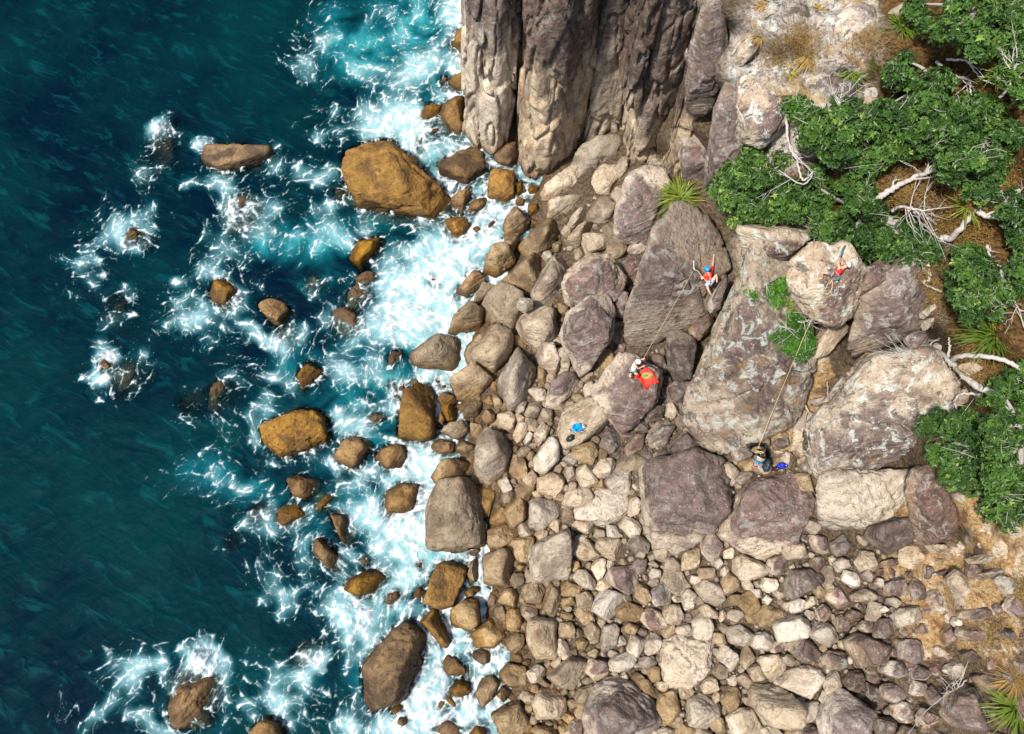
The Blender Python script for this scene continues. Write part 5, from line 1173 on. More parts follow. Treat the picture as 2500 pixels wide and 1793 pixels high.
def tuft(px, py, r_px, label, seed, n=110, mat='blade', yellow=.3, name='flax_clump', cat='flax', group='flax clumps', droop=.5):
    rs_ = np.random.RandomState(seed); b, nor = hit(px, py); m_px = 1 / (FPX / (CAM_H - b[2]) * 1.0); R = r_px * m_px
    VV, FF, TT = [], [], []; k = 0
    for i in range(n):
        az = rs_.uniform(0, 2 * math.pi); el = rs_.uniform(.25, 1.25); Ln = R * rs_.uniform(.7, 1.25); wd = rs_.uniform(.012, .024) * (1 + R * .6)
        dirv = np.array([math.cos(az) * math.cos(el), math.sin(az) * math.cos(el), math.sin(el)]); side = np.array([-math.sin(az), math.cos(az), 0])
        st = np.array([rs_.normal(0, R * .10), rs_.normal(0, R * .10), 0])
        for j, t in enumerate((0, .4, .75, 1.0)):
            c = st + dirv * Ln * t + np.array([math.cos(az) * .35 * t * t * Ln, math.sin(az) * .35 * t * t * Ln, -droop * t * t * Ln * rs_.uniform(.8, 1.2)])
            wv = wd * (1, 1.1, .7, .06)[j]; VV += [c + side * wv, c - side * wv]
            TT += [np.clip(yellow + rs_.normal(0, .05) + .2 * t + .25 * (i % 7 == 0), 0, 1)] * 2
        FF += [(k + 2*j, k + 2*j + 1, k + 2*j + 3, k + 2*j + 2) for j in range(3)]; k += 8
    me = mesh_np('blades', np.array(VV), np.array(FF), smooth=False); attr(me, 'tint', np.array(TT))
    o = link(name, me, M[mat], loc=tuple(b - np.array([0, 0, .05]))); tag(o, label, cat, group); return o
tuft(2201,68,48,'green flax clump by the highest tree on the cliff top',1,120,yellow=.25)
tuft(2085,178,44,'yellow green flax clump in the middle of the lichen rocks',2,90,yellow=.45)
tuft(1929,180,24,'small yellow grass clump on the lichen rocks',3,60,yellow=.75,name='grass_clump',cat='grass clump',group='grass clumps')
tuft(1660,486,62,'bushy yellow green flax tuft between purple boulders at the cliff foot',4,190,yellow=.45)
tuft(2425,825,75,'largest dark green flax clump beside the bleached fallen limb',5,130,yellow=.15)
tuft(2478,1725,60,'flax clump low on the ochre earth slope beside the dark rock hump',6,160,yellow=.3)
tuft(2360,505,46,'flax clump in the brown grass behind the forked bleached log',7,80,yellow=.5)
tuft(2470,110,40,'long bladed green flax at the edge of the highest tree',8,50,yellow=.3)
tuft(2430,180,50,'broad bladed flax in the dark gully of bare limbs',9,40,yellow=.3)
tuft(1925,745,22,'little flax tuft between the two buttress shrubs',10,50,yellow=.3)
tuft(1865,15,30,'straw coloured tuft hanging over the cliff edge',11,70,'straw',.5,'grass_clump','grass clump','grass clumps',.9)
tuft(2000,25,34,'straw coloured tuft above the narrow purple rock strip',12,80,'straw',.5,'grass_clump','grass clump','grass clumps',.8)
tuft(1855,90,24,'small rusty tuft beside the lichen boulder',13,60,'straw',.3,'grass_clump','grass clump','grass clumps',.8)
tuft(1975,140,36,'dry straw mound below the narrow purple rock strip',14,150,'straw',.55,'grass_clump','grass clump','grass clumps',.9)
tuft(2475,1655,40,'rusty red grass tuft on the ochre earth slope',15,120,'straw',.15,'grass_clump','grass clump','grass clumps',.8)
# dry ground cover: straw and litter that nobody could count
def straw(name, regions, n, label, seed, tint=(.2, .6), size=(.10, .28)):
    rs_ = np.random.RandomState(seed); VV, TT = [], []
    tot = sum(r[4] for r in regions)
    for x, y, rx, ry, wgt in regions:
        for i in range(int(n * wgt / tot)):
            a, b = rs_.normal(0, .5, 2); px, py = x + a * rx, y + b * ry; c = P(px, py, float(zt(px, py)[0]) + 0.10 + 0.1 * rs_.rand())
            az = rs_.uniform(0, 6.28); L = rs_.uniform(*size); d = np.array([math.cos(az), math.sin(az), rs_.uniform(-.1, .7)]) * L; s_ = np.array([-math.sin(az), math.cos(az), 0]) * .012
            VV += [c + s_, c - s_, c + d]; TT += [rs_.uniform(*tint)] * 3
    V = np.array(VV); F = np.arange(len(V)).reshape(-1, 3); me = mesh_np(name, V, F, False); attr(me, 'tint', np.array(TT))
    o = link(name, me, M['straw']); tag(o, label, 'dry grass', kind='stuff')
straw('dry_grass', [(2400,470,130,70,3),(2200,470,70,50,1.5),(2340,560,90,60,2),(2270,700,50,70,1.2),(2380,800,50,80,1.4),(2360,900,60,50,1),(1960,110,60,60,1.5),(2120,100,60,40,1),(1890,130,40,50,.7),(1930,220,40,40,.6),(2420,1560,60,50,.7),(2480,1460,50,60,.8),(2400,230,90,90,1)], 9000, 'brown and straw coloured dry grass over the cliff top', 5)

# ------------------------------------------------------------------ bare limbs, logs and roots
def limb(pxs, r0, r1, label, seed, twigs=0, lift=.25, name='dead_branch', mat='deadwood', group='bleached dead branches', cat='dead branch', arch=0.0, tl=(.4, 1.0)):
    rs_ = np.random.RandomState(seed); pts = []
    q = [tuple(float(v) for v in w_.split(',')) for w_ in pxs.split()]
    for i, (x, y) in enumerate(q):
        b, _ = hit(x, y); b = b + np.array([0, 0, lift * (0.5 if i in (0, len(q) - 1) else 1) + arch * math.sin(math.pi * i / max(1, len(q) - 1))]); 
        pts.append(P(x, y, b[2]))
    # drop outlier heights so the limb runs smoothly
    z = np.array([p[2] for p in pts]); zm = np.convolve(np.pad(z, 1, 'edge'), [.25, .5, .25], 'valid'); pts = np.array([P(x, y, zz) for (x, y), zz in zip(q, zm)])
    sp = spline(pts, 8); sp = sp + (0.010 + 0.08 * r0) * rs_.normal(size=sp.shape); root = empty(name, tuple(sp[0]), label, cat, group); o = -sp[0]
    link('stem', mesh_tubes('stem', [(sp + o, np.linspace(r0, r1, len(sp)))], 8), M[mat], root)
    for k in range(twigs):
        i = rs_.randint(len(sp) // 3, len(sp)); t = sp[min(i + 1, len(sp) - 1)] - sp[max(i - 1, 0)]; t /= np.linalg.norm(t) + 1e-6
        d = t * .7 + rs_.normal(size=3) * .6; d[2] = abs(d[2]) * .3; L = rs_.uniform(*tl); paths = []
        p1 = sp[i] + d * L * .5 + rs_.normal(size=3) * .06 * L; p2 = sp[i] + d * L + rs_.normal(size=3) * .12 * L; tw = spline([sp[i], p1, p2], 4); paths.append((tw + o, np.linspace(r1 * .8 + .008, .007, len(tw))))
        for f in range(3):
            j = rs_.randint(3, len(tw)); e = tw[j] + (d + rs_.normal(size=3) * .7) * L * .35; e[2] = max(e[2], tw[j][2] - .05); paths.append((np.array([tw[j], (tw[j] + e) / 2 + rs_.normal(size=3) * .03, e]) + o, [.011, .008, .005]))
        link('twig', mesh_tubes('twig', paths, 4), M[mat], root)
    return root
limb('2455,970 2400,950 2360,925 2320,885 2295,860 2270,845', .16, .05, 'thick bleached fallen limb spreading roots over the leaning boulder', 1, 3, .45)
limb('2320,885 2345,870 2410,872 2455,880 2490,900 2530,905', .10, .07, 'arched bleached limb forking away beside the largest flax clump', 2, 0, .5, arch=.3)
limb('2400,965 2350,962 2330,980 2335,1000', .06, .03, 'short bleached hook of wood below the thick fallen limb', 3, 1, .35)
limb('2315,875 2318,845 2316,825', .06, .03, 'upright bleached stub on the thick fallen limb', 4, 0, .4)
limb('2290,862 2260,870 2230,870 2200,868', .03, .008, 'fine white roots draped over the crown of the leaning boulder', 5, 14, .06, 'dead_roots', tl=(.3, .8))
limb('2300,580 2320,582 2345,560 2380,515 2400,525 2440,532 2500,540', .13, .07, 'forked bleached log lying in the brown grass', 6, 2, .4)
limb('2135,490 2165,470 2200,450 2240,430 2290,415', .13, .06, 'grey log slanting through the trees', 7, 5, .6)
limb('2178,515 2200,505 2230,510 2260,515 2300,505', .07, .02, 'white skeleton of a dead tree with many fine twigs', 8, 16, .8, tl=(.6, 1.3))
limb('2230,515 2250,550 2260,575', .05, .015, 'white dead branch pointing down from the dead tree skeleton', 9, 5, .6)
limb('2285,150 2320,182 2345,190 2365,195 2370,230', .06, .03, 'pale bent limb in the dark gully beside the cliff top tree', 10, 4, .5)
limb('2310,145 2360,150 2380,175 2400,200', .05, .02, 'thin pale limb arching across the dark gully', 11, 4, .7)
limb('2400,135 2430,110 2470,85 2500,60', .05, .02, 'pale branch climbing into the highest tree', 12, 7, .9)
limb('1920,280 1922,330 1930,365 1945,390', .06, .04, 'white dead branch standing against the lichen rock shoulder', 13, 7, .5)
limb('1945,390 1960,440 1985,420 1960,450 1900,415', .05, .02, 'bent white branch between the dark rounded tree and its neighbour', 14, 3, .7)
limb('2045,300 2050,270 2048,250 2055,235', .05, .02, 'forked white dead branch rising from the broad tree', 15, 9, .7)
limb('1985,370 2010,350 2030,360 2050,380', .03, .012, 'tangle of grey twigs over the broad tree', 16, 12, .9)
limb('2130,380 2160,370 2180,375', .03, .012, 'spray of pale twigs over the right flank of the broad tree', 17, 12, 1.0)
limb('1915,540 1920,525 1935,515 1960,545', .05, .015, 'spiky white dead bush at the rim of the buttress', 18, 16, .5, tl=(.3, .7))
limb('1955,545 1975,560 1980,575 1995,580', .04, .02, 'pale looping root at the rim of the buttress', 19, 2, .3)
limb('2440,240 2465,210 2480,160 2500,140', .05, .02, 'thicket of grey twigs leaning over the bright leaved tree', 20, 14, .9)
limb('2290,340 2310,325 2330,330', .03, .01, 'grey twigs poking out of the bright leaved tree', 21, 10, 1.0)
limb('2265,640 2268,680 2255,690 2280,705 2300,712', .06, .03, 'pale crooked branch running down the dry grass', 22, 1, .2)
limb('2440,720 2470,730 2490,760', .04, .015, 'bare twiggy branch beside the upright tree', 23, 8, .5)
limb('1945,785 1960,788 1975,782 1985,775', .03, .012, 'white dead twigs on the buttress shrub beside the yellow rope', 24, 12, .4, tl=(.25, .6))
limb('2410,600 2415,620 2412,640', .06, .03, 'pale dead stem between the dry grass and the upright tree', 25, 3, .6)
limb('1960,970 1970,1000 1985,1012 1995,1018', .045, .025, 'tree root crossing the upper gully', 26, 1, .04, 'tree_root', 'root', 'roots in the earth gully', 'root')
limb('1955,1075 1960,1045 1970,1030 1985,1030 1990,1035', .04, .02, 'forked tree root in the gully beside the leaning boulder', 27, 2, .04, 'tree_root', 'root', 'roots in the earth gully', 'root')
limb('1970,1035 1972,1060 1975,1090 1972,1100', .035, .02, 'straight tree root against the leaning boulder', 28, 1, .04, 'tree_root', 'root', 'roots in the earth gully', 'root')
limb('1895,1102 1915,1105 1930,1100 1945,1085 1960,1080 1972,1095', .04, .02, 'winding root beside the teal shirted belayer', 29, 2, .05, 'tree_root', 'root', 'roots in the earth gully', 'root')
limb('2020,930 2022,960 2025,985 2032,990', .04, .02, 'root hanging down the back of the gully', 30, 1, .05, 'tree_root', 'root', 'roots in the earth gully', 'root')
limb('2360,1660 2340,1680 2320,1690', .03, .01, 'thin dry branch on the dark stones of the earth slope', 31, 8, .1)

# ------------------------------------------------------------------ people
bpy.context.view_layer.update(); DG = bpy.context.evaluated_depsgraph_get()
M['skin'] = plain('skin', (0.60, 0.33, 0.22), 0.5, .08); M['red'] = plain('red_cloth', (0.62, 0.018, 0.014), 0.7, .15); M['teal'] = plain('teal_cloth', (0.0, 0.20, 0.30), 0.7, .15)
M['mint'] = plain('mint_cloth', (0.52, 0.72, 0.66), 0.7, .1); M['navy'] = plain('dark_navy_cloth', (0.012, 0.016, 0.035), 0.7, .3); M['grey'] = plain('grey_cloth', (0.14, 0.135, 0.15), 0.7, .2)
M['white_plastic'] = plain('white_helmet_shell', (0.82, 0.83, 0.84), 0.3, .04); M['blue_plastic'] = plain('sky_blue_helmet_shell', (0.01, 0.28, 0.62), 0.35, .05); M['blackish'] = plain('black_rubber', (0.015, 0.016, 0.018), 0.5, .3)
M['hair'] = plain('dark_hair', (0.03, 0.02, 0.014), 0.7, .3, 30); M['harness'] = plain('webbing', (0.22, 0.21, 0.26), 0.6, .5, 25); M['metal'] = plain('gear_metal', (0.55, 0.57, 0.62), 0.3, .3)
def check_cloth(name, a, b, scale=22):
    q = NT(name); co = q.n('ShaderNodeTexCoord').outputs['Object']; f = q.noise(co, scale, 2, .5, .5)
    q.set(q.b.inputs['Base Color'], q.mix(q.ramp(f, .47, .53), a, b)); q.b.inputs['Roughness'].default_value = .8; return q.m
M['pattern'] = check_cloth('patterned_shorts_cloth', (0.02, 0.022, 0.07), (0.62, 0.62, 0.70))
def grow(edges, radii, pos, name, sub=1):
    """one continuous surface grown over a skeleton (skin + subdivision), returned as plain mesh data"""
    keys = list(pos); idx = {k: i for i, k in enumerate(keys)}
    me = bpy.data.meshes.new(name); me.from_pydata([tuple(pos[k]) for k in keys], [(idx[a], idx[b]) for a, b in edges], [])
    ob = bpy.data.objects.new(name, me); COL.objects.link(ob)
    md = ob.modifiers.new('skin', 'SKIN'); md.use_smooth_shade = True; md.branch_smoothing = .3
    for k in keys:
        r = radii[k]; me.skin_vertices[0].data[idx[k]].radius = (r, r) if not isinstance(r, tuple) else r
    me.skin_vertices[0].data[0].use_root = True
    ss = ob.modifiers.new('sub', 'SUBSURF'); ss.levels = sub; ss.render_levels = sub
    dg = bpy.context.evaluated_depsgraph_get(); out = bpy.data.meshes.new_from_object(ob.evaluated_get(dg)); out.name = name
    bpy.data.objects.remove(ob); bpy.data.meshes.remove(me)
    out.polygons.foreach_set('use_smooth', np.full(len(out.polygons), True)); return out
def ellipsoid(c, r, axis=None, lo=-1.0, n=3, noise=0.0, seed=1):
    D, F = ico(n); V = D.copy()
    if noise: V = V * (1 + noise * fbm(D * 2.2 + seed, 3, seed))[:, None]
    V[:, 2] = np.maximum(V[:, 2], lo); V = V * np.array(r)
    if axis is not None:
        V = V @ np.array(Vector(axis).to_track_quat('Z', 'Y').to_matrix()).T
    return V + np.array(c), F
def person(label, J, helmet, shirt, shorts, sleeve, seed, shoes='blackish', extra=None, leg_color=None):
    """J: joint -> world position. keys: pelvis belly chest neck head | shL elL haL (and R) | hipL knL anL toL (and R)"""
    J = {k: np.array(v, float) for k, v in J.items()}
    root = empty('person', tuple(J['pelvis']), label, 'person'); o0 = J['pelvis']
    pos = {k: v - o0 for k, v in J.items()}
    E = [('pelvis','belly'),('belly','chest'),('chest','neck'),('neck','head')]; Rr = dict(pelvis=.125, belly=.115, chest=.135, neck=.055, head=.085)
    # head: add a crown and a face bump (nose side) so it is not a ball
    fw = J.get('look', None); hd = pos['head'] - pos['neck']; hd /= np.linalg.norm(hd); pos['crown'] = pos['head'] + hd * .07; E.append(('head','crown')); Rr['crown'] = .072
    if fw is not None: pos.pop('look')
    for s in 'LR':
        E += [('chest','sh'+s),('sh'+s,'el'+s),('el'+s,'wr'+s),('wr'+s,'ha'+s),('pelvis','hip'+s),('hip'+s,'kn'+s),('kn'+s,'an'+s),('an'+s,'to'+s)]
        Rr.update({'sh'+s:.062,'el'+s:.043,'wr'+s:.03,'ha'+s:.036,'hip'+s:.088,'kn'+s:.056,'an'+s:.038,'to'+s:.034})
        pos['wr'+s] = pos['ha'+s] + (pos['el'+s] - pos['ha'+s]) * .28
        d = pos['ha'+s] - pos['wr'+s]; d /= np.linalg.norm(d); side = np.cross(d, [0, 0, 1.0]); side /= np.linalg.norm(side) + 1e-6; dn = np.cross(side, d)
        for f in range(5):      # four fingers of unequal length, bent at the knuckle, and a thumb from the side of the palm
            a = pos['ha'+s] + side * (.033 - .022 * f) + d * .02 if f < 4 else pos['ha'+s] - d * .03 + side * .045
            ln = (.055, .07, .066, .05, .045)[f]; k1, k2 = f'f{s}{f}a', f'f{s}{f}b'
            pos[k1] = a + d * ln * .55 if f < 4 else a + side * .02 + d * .02; pos[k2] = pos[k1] + d * ln * .4 - dn * .03
            E += [('ha'+s, k1), (k1, k2)]; Rr[k1] = .011; Rr[k2] = .009
    body = grow(E, Rr, pos, 'body'); link('body', body, M['skin'], root)
    # clothing grown over parts of the same skeleton
    sp = {k: pos[k] for k in ('belly','pelvis','chest')}; se = [('belly','pelvis'),('belly','chest')]; sr = dict(belly=.142, pelvis=.145, chest=.160)
    sp['pelvis'] = pos['pelvis'] * .75 + pos['belly'] * .25; sp['neckb'] = pos['chest'] * .45 + pos['neck'] * .55; se.append(('chest','neckb')); sr['neckb'] = .085
    for s in 'LR':
        sp['sh'+s] = pos['sh'+s]; sr['sh'+s] = .082; se.append(('chest','sh'+s))
        if sleeve: sp['sl'+s] = pos['sh'+s] + (pos['el'+s] - pos['sh'+s]) * sleeve; sr['sl'+s] = .068; se.append(('sh'+s,'sl'+s))
    link('shirt', grow(se, sr, sp, 'shirt'), M[shirt], root)
    hp = {'pelvis': pos['pelvis']}; he = []; hr = dict(pelvis=.148)
    for s in 'LR':
        hp['hip'+s] = pos['hip'+s]; hp['hem'+s] = pos['hip'+s] + (pos['kn'+s] - pos['hip'+s]) * .6; he += [('pelvis','hip'+s),('hip'+s,'hem'+s)]; hr['hip'+s] = .112; hr['hem'+s] = .095
    if isinstance(shorts, str): shorts = (shorts, None)
    link('shorts', grow(he, hr, hp, 'shorts'), M[shorts[0]], root)
    # harness: waist belt with gear loops
    ax = pos['belly'] - pos['pelvis']; ax /= np.linalg.norm(ax); u = np.cross(ax, [1, .2, 0]); u /= np.linalg.norm(u); v = np.cross(ax, u); a = np.linspace(0, 2 * math.pi, 19)
    ringp = pos['pelvis'] + ax * .07 + .158 * (np.cos(a)[:, None] * u + np.sin(a)[:, None] * v); hb = link('harness', mesh_tubes('harness', [(ringp, .022)], 6), M['harness'], root)
    for k in range(6):
        p0 = ringp[k * 3]; link('carabiner', mesh_tubes('carabiner', [(np.array([p0, p0 + [.02, .0, -.05], p0 + [0, .01, -.10], p0 + [-.02, 0, -.05]]), .009)], 4), M['metal'], hb)
    hc = pos['head'] + hd * .035
    if helmet:
        V, F = ellipsoid(hc + hd * .03, (.125, .145, .125), hd, -.25, 3); hel = link('helmet', mesh_np('helmet', V, F), M[helmet], root)
        rim = np.linspace(0, 2 * math.pi, 17); q = Vector(hd).to_track_quat('Z', 'Y').to_matrix(); R3 = np.array(q)
        link('helmet_rim', mesh_tubes('helmet_rim', [((np.stack([.128 * np.cos(rim), .148 * np.sin(rim), np.full(17, -.03)], 1)) @ R3.T + hc + hd * .03, .012)], 5), M['blackish'], hel)
    else:
        V, F = ellipsoid(hc - hd * .01, (.092, .10, .09), hd, -.1, 3); link('hair', mesh_np('hair', V, F), M['hairc'], root)
    if fw is not None:          # face: nose, brow and ears on the side the person looks to
        f = np.array(fw, float); f -= hd * (f @ hd); f /= np.linalg.norm(f) + 1e-6; e = np.cross(hd, f); h0 = pos['head'] + hd * .01
        link('nose', mesh_tubes('nose', [(np.array([h0 + f * .085 + hd * .025, h0 + f * .108 - hd * .01]), [.008, .014])], 6), M['skin'], root)
        for sg in (-1, 1):
            V, F = ellipsoid(h0 + e * sg * .09, (.012, .025, .035), None, -1, 2); link('ear', mesh_np('ear', V, F), M['skin'], root)
            V, F = ellipsoid(h0 + f * .082 + e * sg * .032 + hd * .02, (.012, .012, .008), None, -1, 2); link('eye', mesh_np('eye', V, F), M['blackish'], root)
        link('mouth', mesh_tubes('mouth', [(np.array([h0 + f * .088 - hd * .045 - e * .022, h0 + f * .094 - hd * .045, h0 + f * .088 - hd * .045 + e * .022]), .006)], 5), M['red'], root)
    if shoes:
        for s in 'LR':
            d = pos['to'+s] - pos['an'+s]; L = np.linalg.norm(d); d /= L; c = pos['an'+s] + d * L * .6
            V, F = ellipsoid(c, (.05, .05, L * .5 + .06), d, -1, 2); link('shoe', mesh_np('shoe', V, F), M[shoes], root)
    return root, o0
M['hairc'] = plain('short_fair_hair', (0.42, 0.26, 0.16), 0.6, .15, 30)

class Face:
    """plane of the rock round a pixel; joints are given as pixel + distance off the rock"""
    def __init__(s, pxs):
        L = np.array([hit(x, y)[0] for x, y in pxs]); s.c = np.median(L, 0); q = L - L.mean(0); _, _, vt = np.linalg.svd(q); n = vt[2]; n = n * (1 if n[2] > 0 else -1)
        if n[2] < .45: n = np.array([n[0], n[1], .45]); n /= np.linalg.norm(n)
        s.n = n
    def at(s, x, y, off):
        d = ray(x, y); o = np.array([0, 0, CAM_H]); t = ((s.c + s.n * off - o) @ s.n) / (d @ s.n); return o + d * t
f1 = Face([(1705,640),(1735,620),(1700,680),(1690,700),(1725,640),(1715,605),(1690,650),(1712,690),(1670,700),(1660,640)])
g = f1.at
J1 = dict(pelvis=g(1729,690,.26), belly=g(1730,682,.28), chest=g(1731,673,.27), neck=g(1728.5,665,.32), head=g(1727.5,660,.38), look=-f1.n + np.array([-.2, .3, 0]),
 shL=g(1720,673,.25), elL=g(1713.5,683,.22), haL=g(1709.5,664,.05), shR=g(1738,660,.25), elR=g(1741,643,.16), haR=g(1743,624,.04),
 hipL=g(1725.5,695,.30), knL=g(1729,708,.36), anL=g(1736.5,721,.30), toL=g(1740,724,.26), hipR=g(1737,690,.34), knR=g(1749.5,670,.60), anR=g(1750.5,690,.55), toR=g(1749.5,696,.45))
p1, o1 = person('climber with a sky blue helmet and red shirt reaching up the purple slab', J1, 'blue_plastic', 'red', 'pattern', .62, 1)
f2 = Face([(2010,700),(2030,710),(2050,700),(2000,690),(2080,680),(2060,640),(2030,640),(2010,660)])
g = f2.at
J2 = dict(pelvis=g(2039,671,.30), belly=g(2044,667,.32), chest=g(2051,660,.33), neck=g(2060,653,.36), head=g(2065.5,650,.38), look=np.array([-.8, .5, .2]),
 shL=g(2048.5,653.5,.42), elL=g(2047,645,.36), haL=g(2055,632,.06), shR=g(2062,650,.22), elR=g(2067,636,.16), haR=g(2067,623,.05),
 hipL=g(2034,669,.32), knL=g(2007.5,665,.36), anL=g(2007.5,680,.14), toL=g(1996.5,682,.06), hipR=g(2038,675,.26), knR=g(2033,683,.26), anR=g(2027.5,690,.12), toR=g(2025.5,694,.06))
p2, o2 = person('climber with a white helmet and red vest, knee drawn up, on the pale overhanging block', J2, 'white_plastic', 'red', 'grey', 0, 2, shoes=None)
cb = g(2046.5,680,.30) - o2; V, F = ellipsoid(cb, (.07, .07, .11), None, -1, 2); link('chalk_bag', mesh_np('chalk_bag', V, F), plain('green_cloth', (0.0, 0.22, 0.12), .7), p2)
# belayers sit or stand on the ground: joints by pixel and height above the rock under their feet
b3 = hit(1545, 922)[0][2]; z3 = b3 + .02
def h3(x, y, z): return P(x, y, z3 + z)
J3 = dict(pelvis=h3(1545,906,.42), belly=h3(1547,900,.54), chest=h3(1549,892,.72), neck=h3(1553,886,.92), head=h3(1556,884.5,1.0), look=np.array([.9, .35, -.1]),
 shL=h3(1552.5,893,.78), elL=h3(1558,901,.60), haL=h3(1571,894,.62), shR=h3(1551,885,.80), elR=h3(1560,880,.86), haR=h3(1570.5,876.5,1.0),
 hipL=h3(1546,911,.36), knL=h3(1556,914,.55), anL=h3(1560,922,.12), toL=h3(1566,922,.04), hipR=h3(1541,909,.34), knR=h3(1538,919,.50), anR=h3(1539,925,.10), toR=h3(1545,927,.03))
p3, o3 = person('belayer in white helmet and mint vest crouching beside the red tarp', J3, 'white_plastic', 'mint', 'navy', 0, 3, shoes=None)
b4 = hit(1838, 1146)[0][2]; z4 = b4 + .02
def h4(x, y, z): return P(x, y, z4 + z)
J4 = dict(pelvis=h4(1849.5,1131,.80), belly=h4(1852,1126,.94), chest=h4(1856,1119,1.16), neck=h4(1860,1113.5,1.36), head=h4(1862,1111,1.47), look=np.array([-.1, .9, .3]),
 shL=h4(1849,1114,1.20), elL=h4(1847,1104,1.28), haL=h4(1850.5,1095,1.42), shR=h4(1866,1119.5,1.18), elR=h4(1862,1108,1.02), haR=h4(1856,1103,1.12),
 hipL=h4(1845.5,1134,.74), knL=h4(1840.5,1139,.44), anL=h4(1838.5,1145,.09), toL=h4(1837,1142,.03), hipR=h4(1852.5,1135,.74), knR=h4(1846,1140,.42), anR=h4(1843,1147,.09), toR=h4(1842,1143.5,.03))
p4, o4 = person('bare headed belayer in a teal shirt leaning back beside the dark backpack', J4, None, 'teal', 'pattern', .75, 4, shoes='blackish')

# ------------------------------------------------------------------ ropes and gear
M['rope_y'] = plain('yellow_rope_sheath', (0.52, 0.40, 0.20), 0.7, .25, 60); M['rope_g'] = plain('green_rope_sheath', (0.26, 0.33, 0.09), 0.7, .35, 60); M['rope_t'] = plain('tan_rope_sheath', (0.42, 0.36, 0.20), 0.7, .25, 60)
M['tarp_red'] = plain('orange_red_tarp', (0.72, 0.028, 0.012), 0.55, .18, 5, bump=.2); M['tarp_black'] = plain('black_tarp', (0.018, 0.018, 0.020), 0.5, .3, 5); M['pack'] = plain('dark_slate_pack', (0.014, 0.034, 0.045), 0.45, .4, 8)
M['royal'] = plain('royal_blue_nylon', (0.01, 0.02, 0.42), 0.45, .4, 8); M['jacket'] = plain('bright_blue_nylon', (0.0, 0.22, 0.62), 0.45, .45, 9); M['cyan'] = plain('light_blue_nylon', (0.0, 0.42, 0.72), 0.45, .2, 9); M['cream'] = plain('cream_cloth', (0.72, 0.62, 0.55), .8, .1); M['sling'] = plain('blue_sling', (0.02, 0.09, 0.16), .6, .3)
def rope(pts, r, mat, label, name='climbing_rope'):
    p = np.asarray(pts); o = link(name, mesh_tubes(name, [(p - p[0], r)], 6), M[mat], loc=tuple(p[0])); tag(o, label, 'rope'); return o
def surf(x, y, up): 
    l, n_ = hit(x, y); return l + n_ * up
h4r = np.array(J4['haL'])
def over(a, b, n, sag, lift):
    """rope from a to b that keeps clear of the rock below the straight line"""
    out = []
    for t in np.linspace(0, 1, n):
        q = a + (b - a) * t; q = q - np.array([0, 0, sag * 4 * t * (1 - t)]); x, y = to_px(q); l = hit(float(x), float(y))[0]
        if l[2] > q[2] - lift: q = P(float(x), float(y), l[2] + lift)
        out.append(q)
    return np.array(out)
anchor2 = surf(2049, 628, .06)
mid2 = surf(1941, 876, .10)
rope(np.vstack([over(anchor2, mid2, 26, .2, .05), over(mid2, h4r, 22, .1, .05)[1:]]), .011, 'rope_y', 'long yellow rope running down the buttress to the teal shirted belayer')
k2 = f2.at(2040, 672, .42); rope(spline([k2, f2.at(2033, 688, .2), surf(2030, 705, .04), surf(2022, 716, .04), surf(2013, 716, .05)], 6), .018, 'rope_y', 'slack loop of yellow rope below the white helmeted climber', 'rope_loop')
h3r = np.array(J3['haR']); anchor1 = surf(1693, 660, .05)
rope(np.vstack([over(anchor1, h3r, 40, .1, .04)]), .010, 'rope_t', 'thin tan rope crossing the purple slab to the crouching belayer')
rope(spline([anchor1, surf(1702, 664, .06), f1.at(1714, 676, .22), f1.at(1727, 688, .42)], 6), .018, 'rope_y', 'short rope from the bolt to the blue helmeted climber', 'rope_end')
rope(spline([surf(1693, 637, .05), surf(1692.5, 648, .06), anchor1], 4), .025, 'metal', 'pale quickdraw hanging from a bolt on the purple slab', 'quickdraw')['category'] = 'quickdraw'
rope(spline([surf(2062, 601, .06), surf(2056, 612, .07), surf(2053, 622, .07), anchor2], 4), .04, 'sling', 'dark blue anchor sling above the white helmeted climber', 'anchor_sling')['category'] = 'sling'
def sheet(poly, mat, label, name, lift=.05, wrinkle=.07, seed=1, cat='tarp', thick=.012):
    """crumpled cloth lying on the rock: grid clipped to an outline, draped on the surface below"""
    H = np.array(poly, float); x0, y0 = H.min(0); x1, y1 = H.max(0); st = 1.6; xs = np.arange(x0 - st, x1 + 2*st, st); ys = np.arange(y0 - st, y1 + 2*st, st); X, Y = np.meshgrid(xs, ys)
    nx, ny = len(xs), len(ys); inn = in_poly(X.ravel(), Y.ravel(), H); Z = np.array([hit(x, y)[0][2] if i else -99 for x, y, i in zip(X.ravel(), Y.ravel(), inn)])
    G = Z.copy(); ok = inn
    med = np.median(Z[ok]); G = np.where(ok, np.maximum(Z, med - .6), med); g2 = G.reshape(ny, nx)
    for _ in range(3): g2 = np.maximum(g2, (np.roll(g2,1,0)+np.roll(g2,-1,0)+np.roll(g2,1,1)+np.roll(g2,-1,1))/4)
    W = Pv(X.ravel(), Y.ravel(), g2.ravel() + lift); f = ridged(W * np.array([2.2, 1.5, 1]) + seed, 3, seed) - 1; W[:, 2] += wrinkle * np.maximum(f, -.6) + .03
    F = grid_faces(nx, ny); F = F[ok[F].sum(1) >= 3]; used = np.unique(F); rm = -np.ones(len(W), int); rm[used] = np.arange(len(used)); c = W[used].mean(0)
    me = mesh_np(name, W[used] - c, rm[F]); o = link(name, me, M[mat], loc=tuple(c)); md = o.modifiers.new('thickness', 'SOLIDIFY'); md.thickness = thick; md.offset = 1
    tag(o, label, cat); return o
def cr(ox, oy, sc, s): return [(ox + float(a.split(',')[0]) / sc, oy + float(a.split(',')[1]) / sc) for a in s.split()]
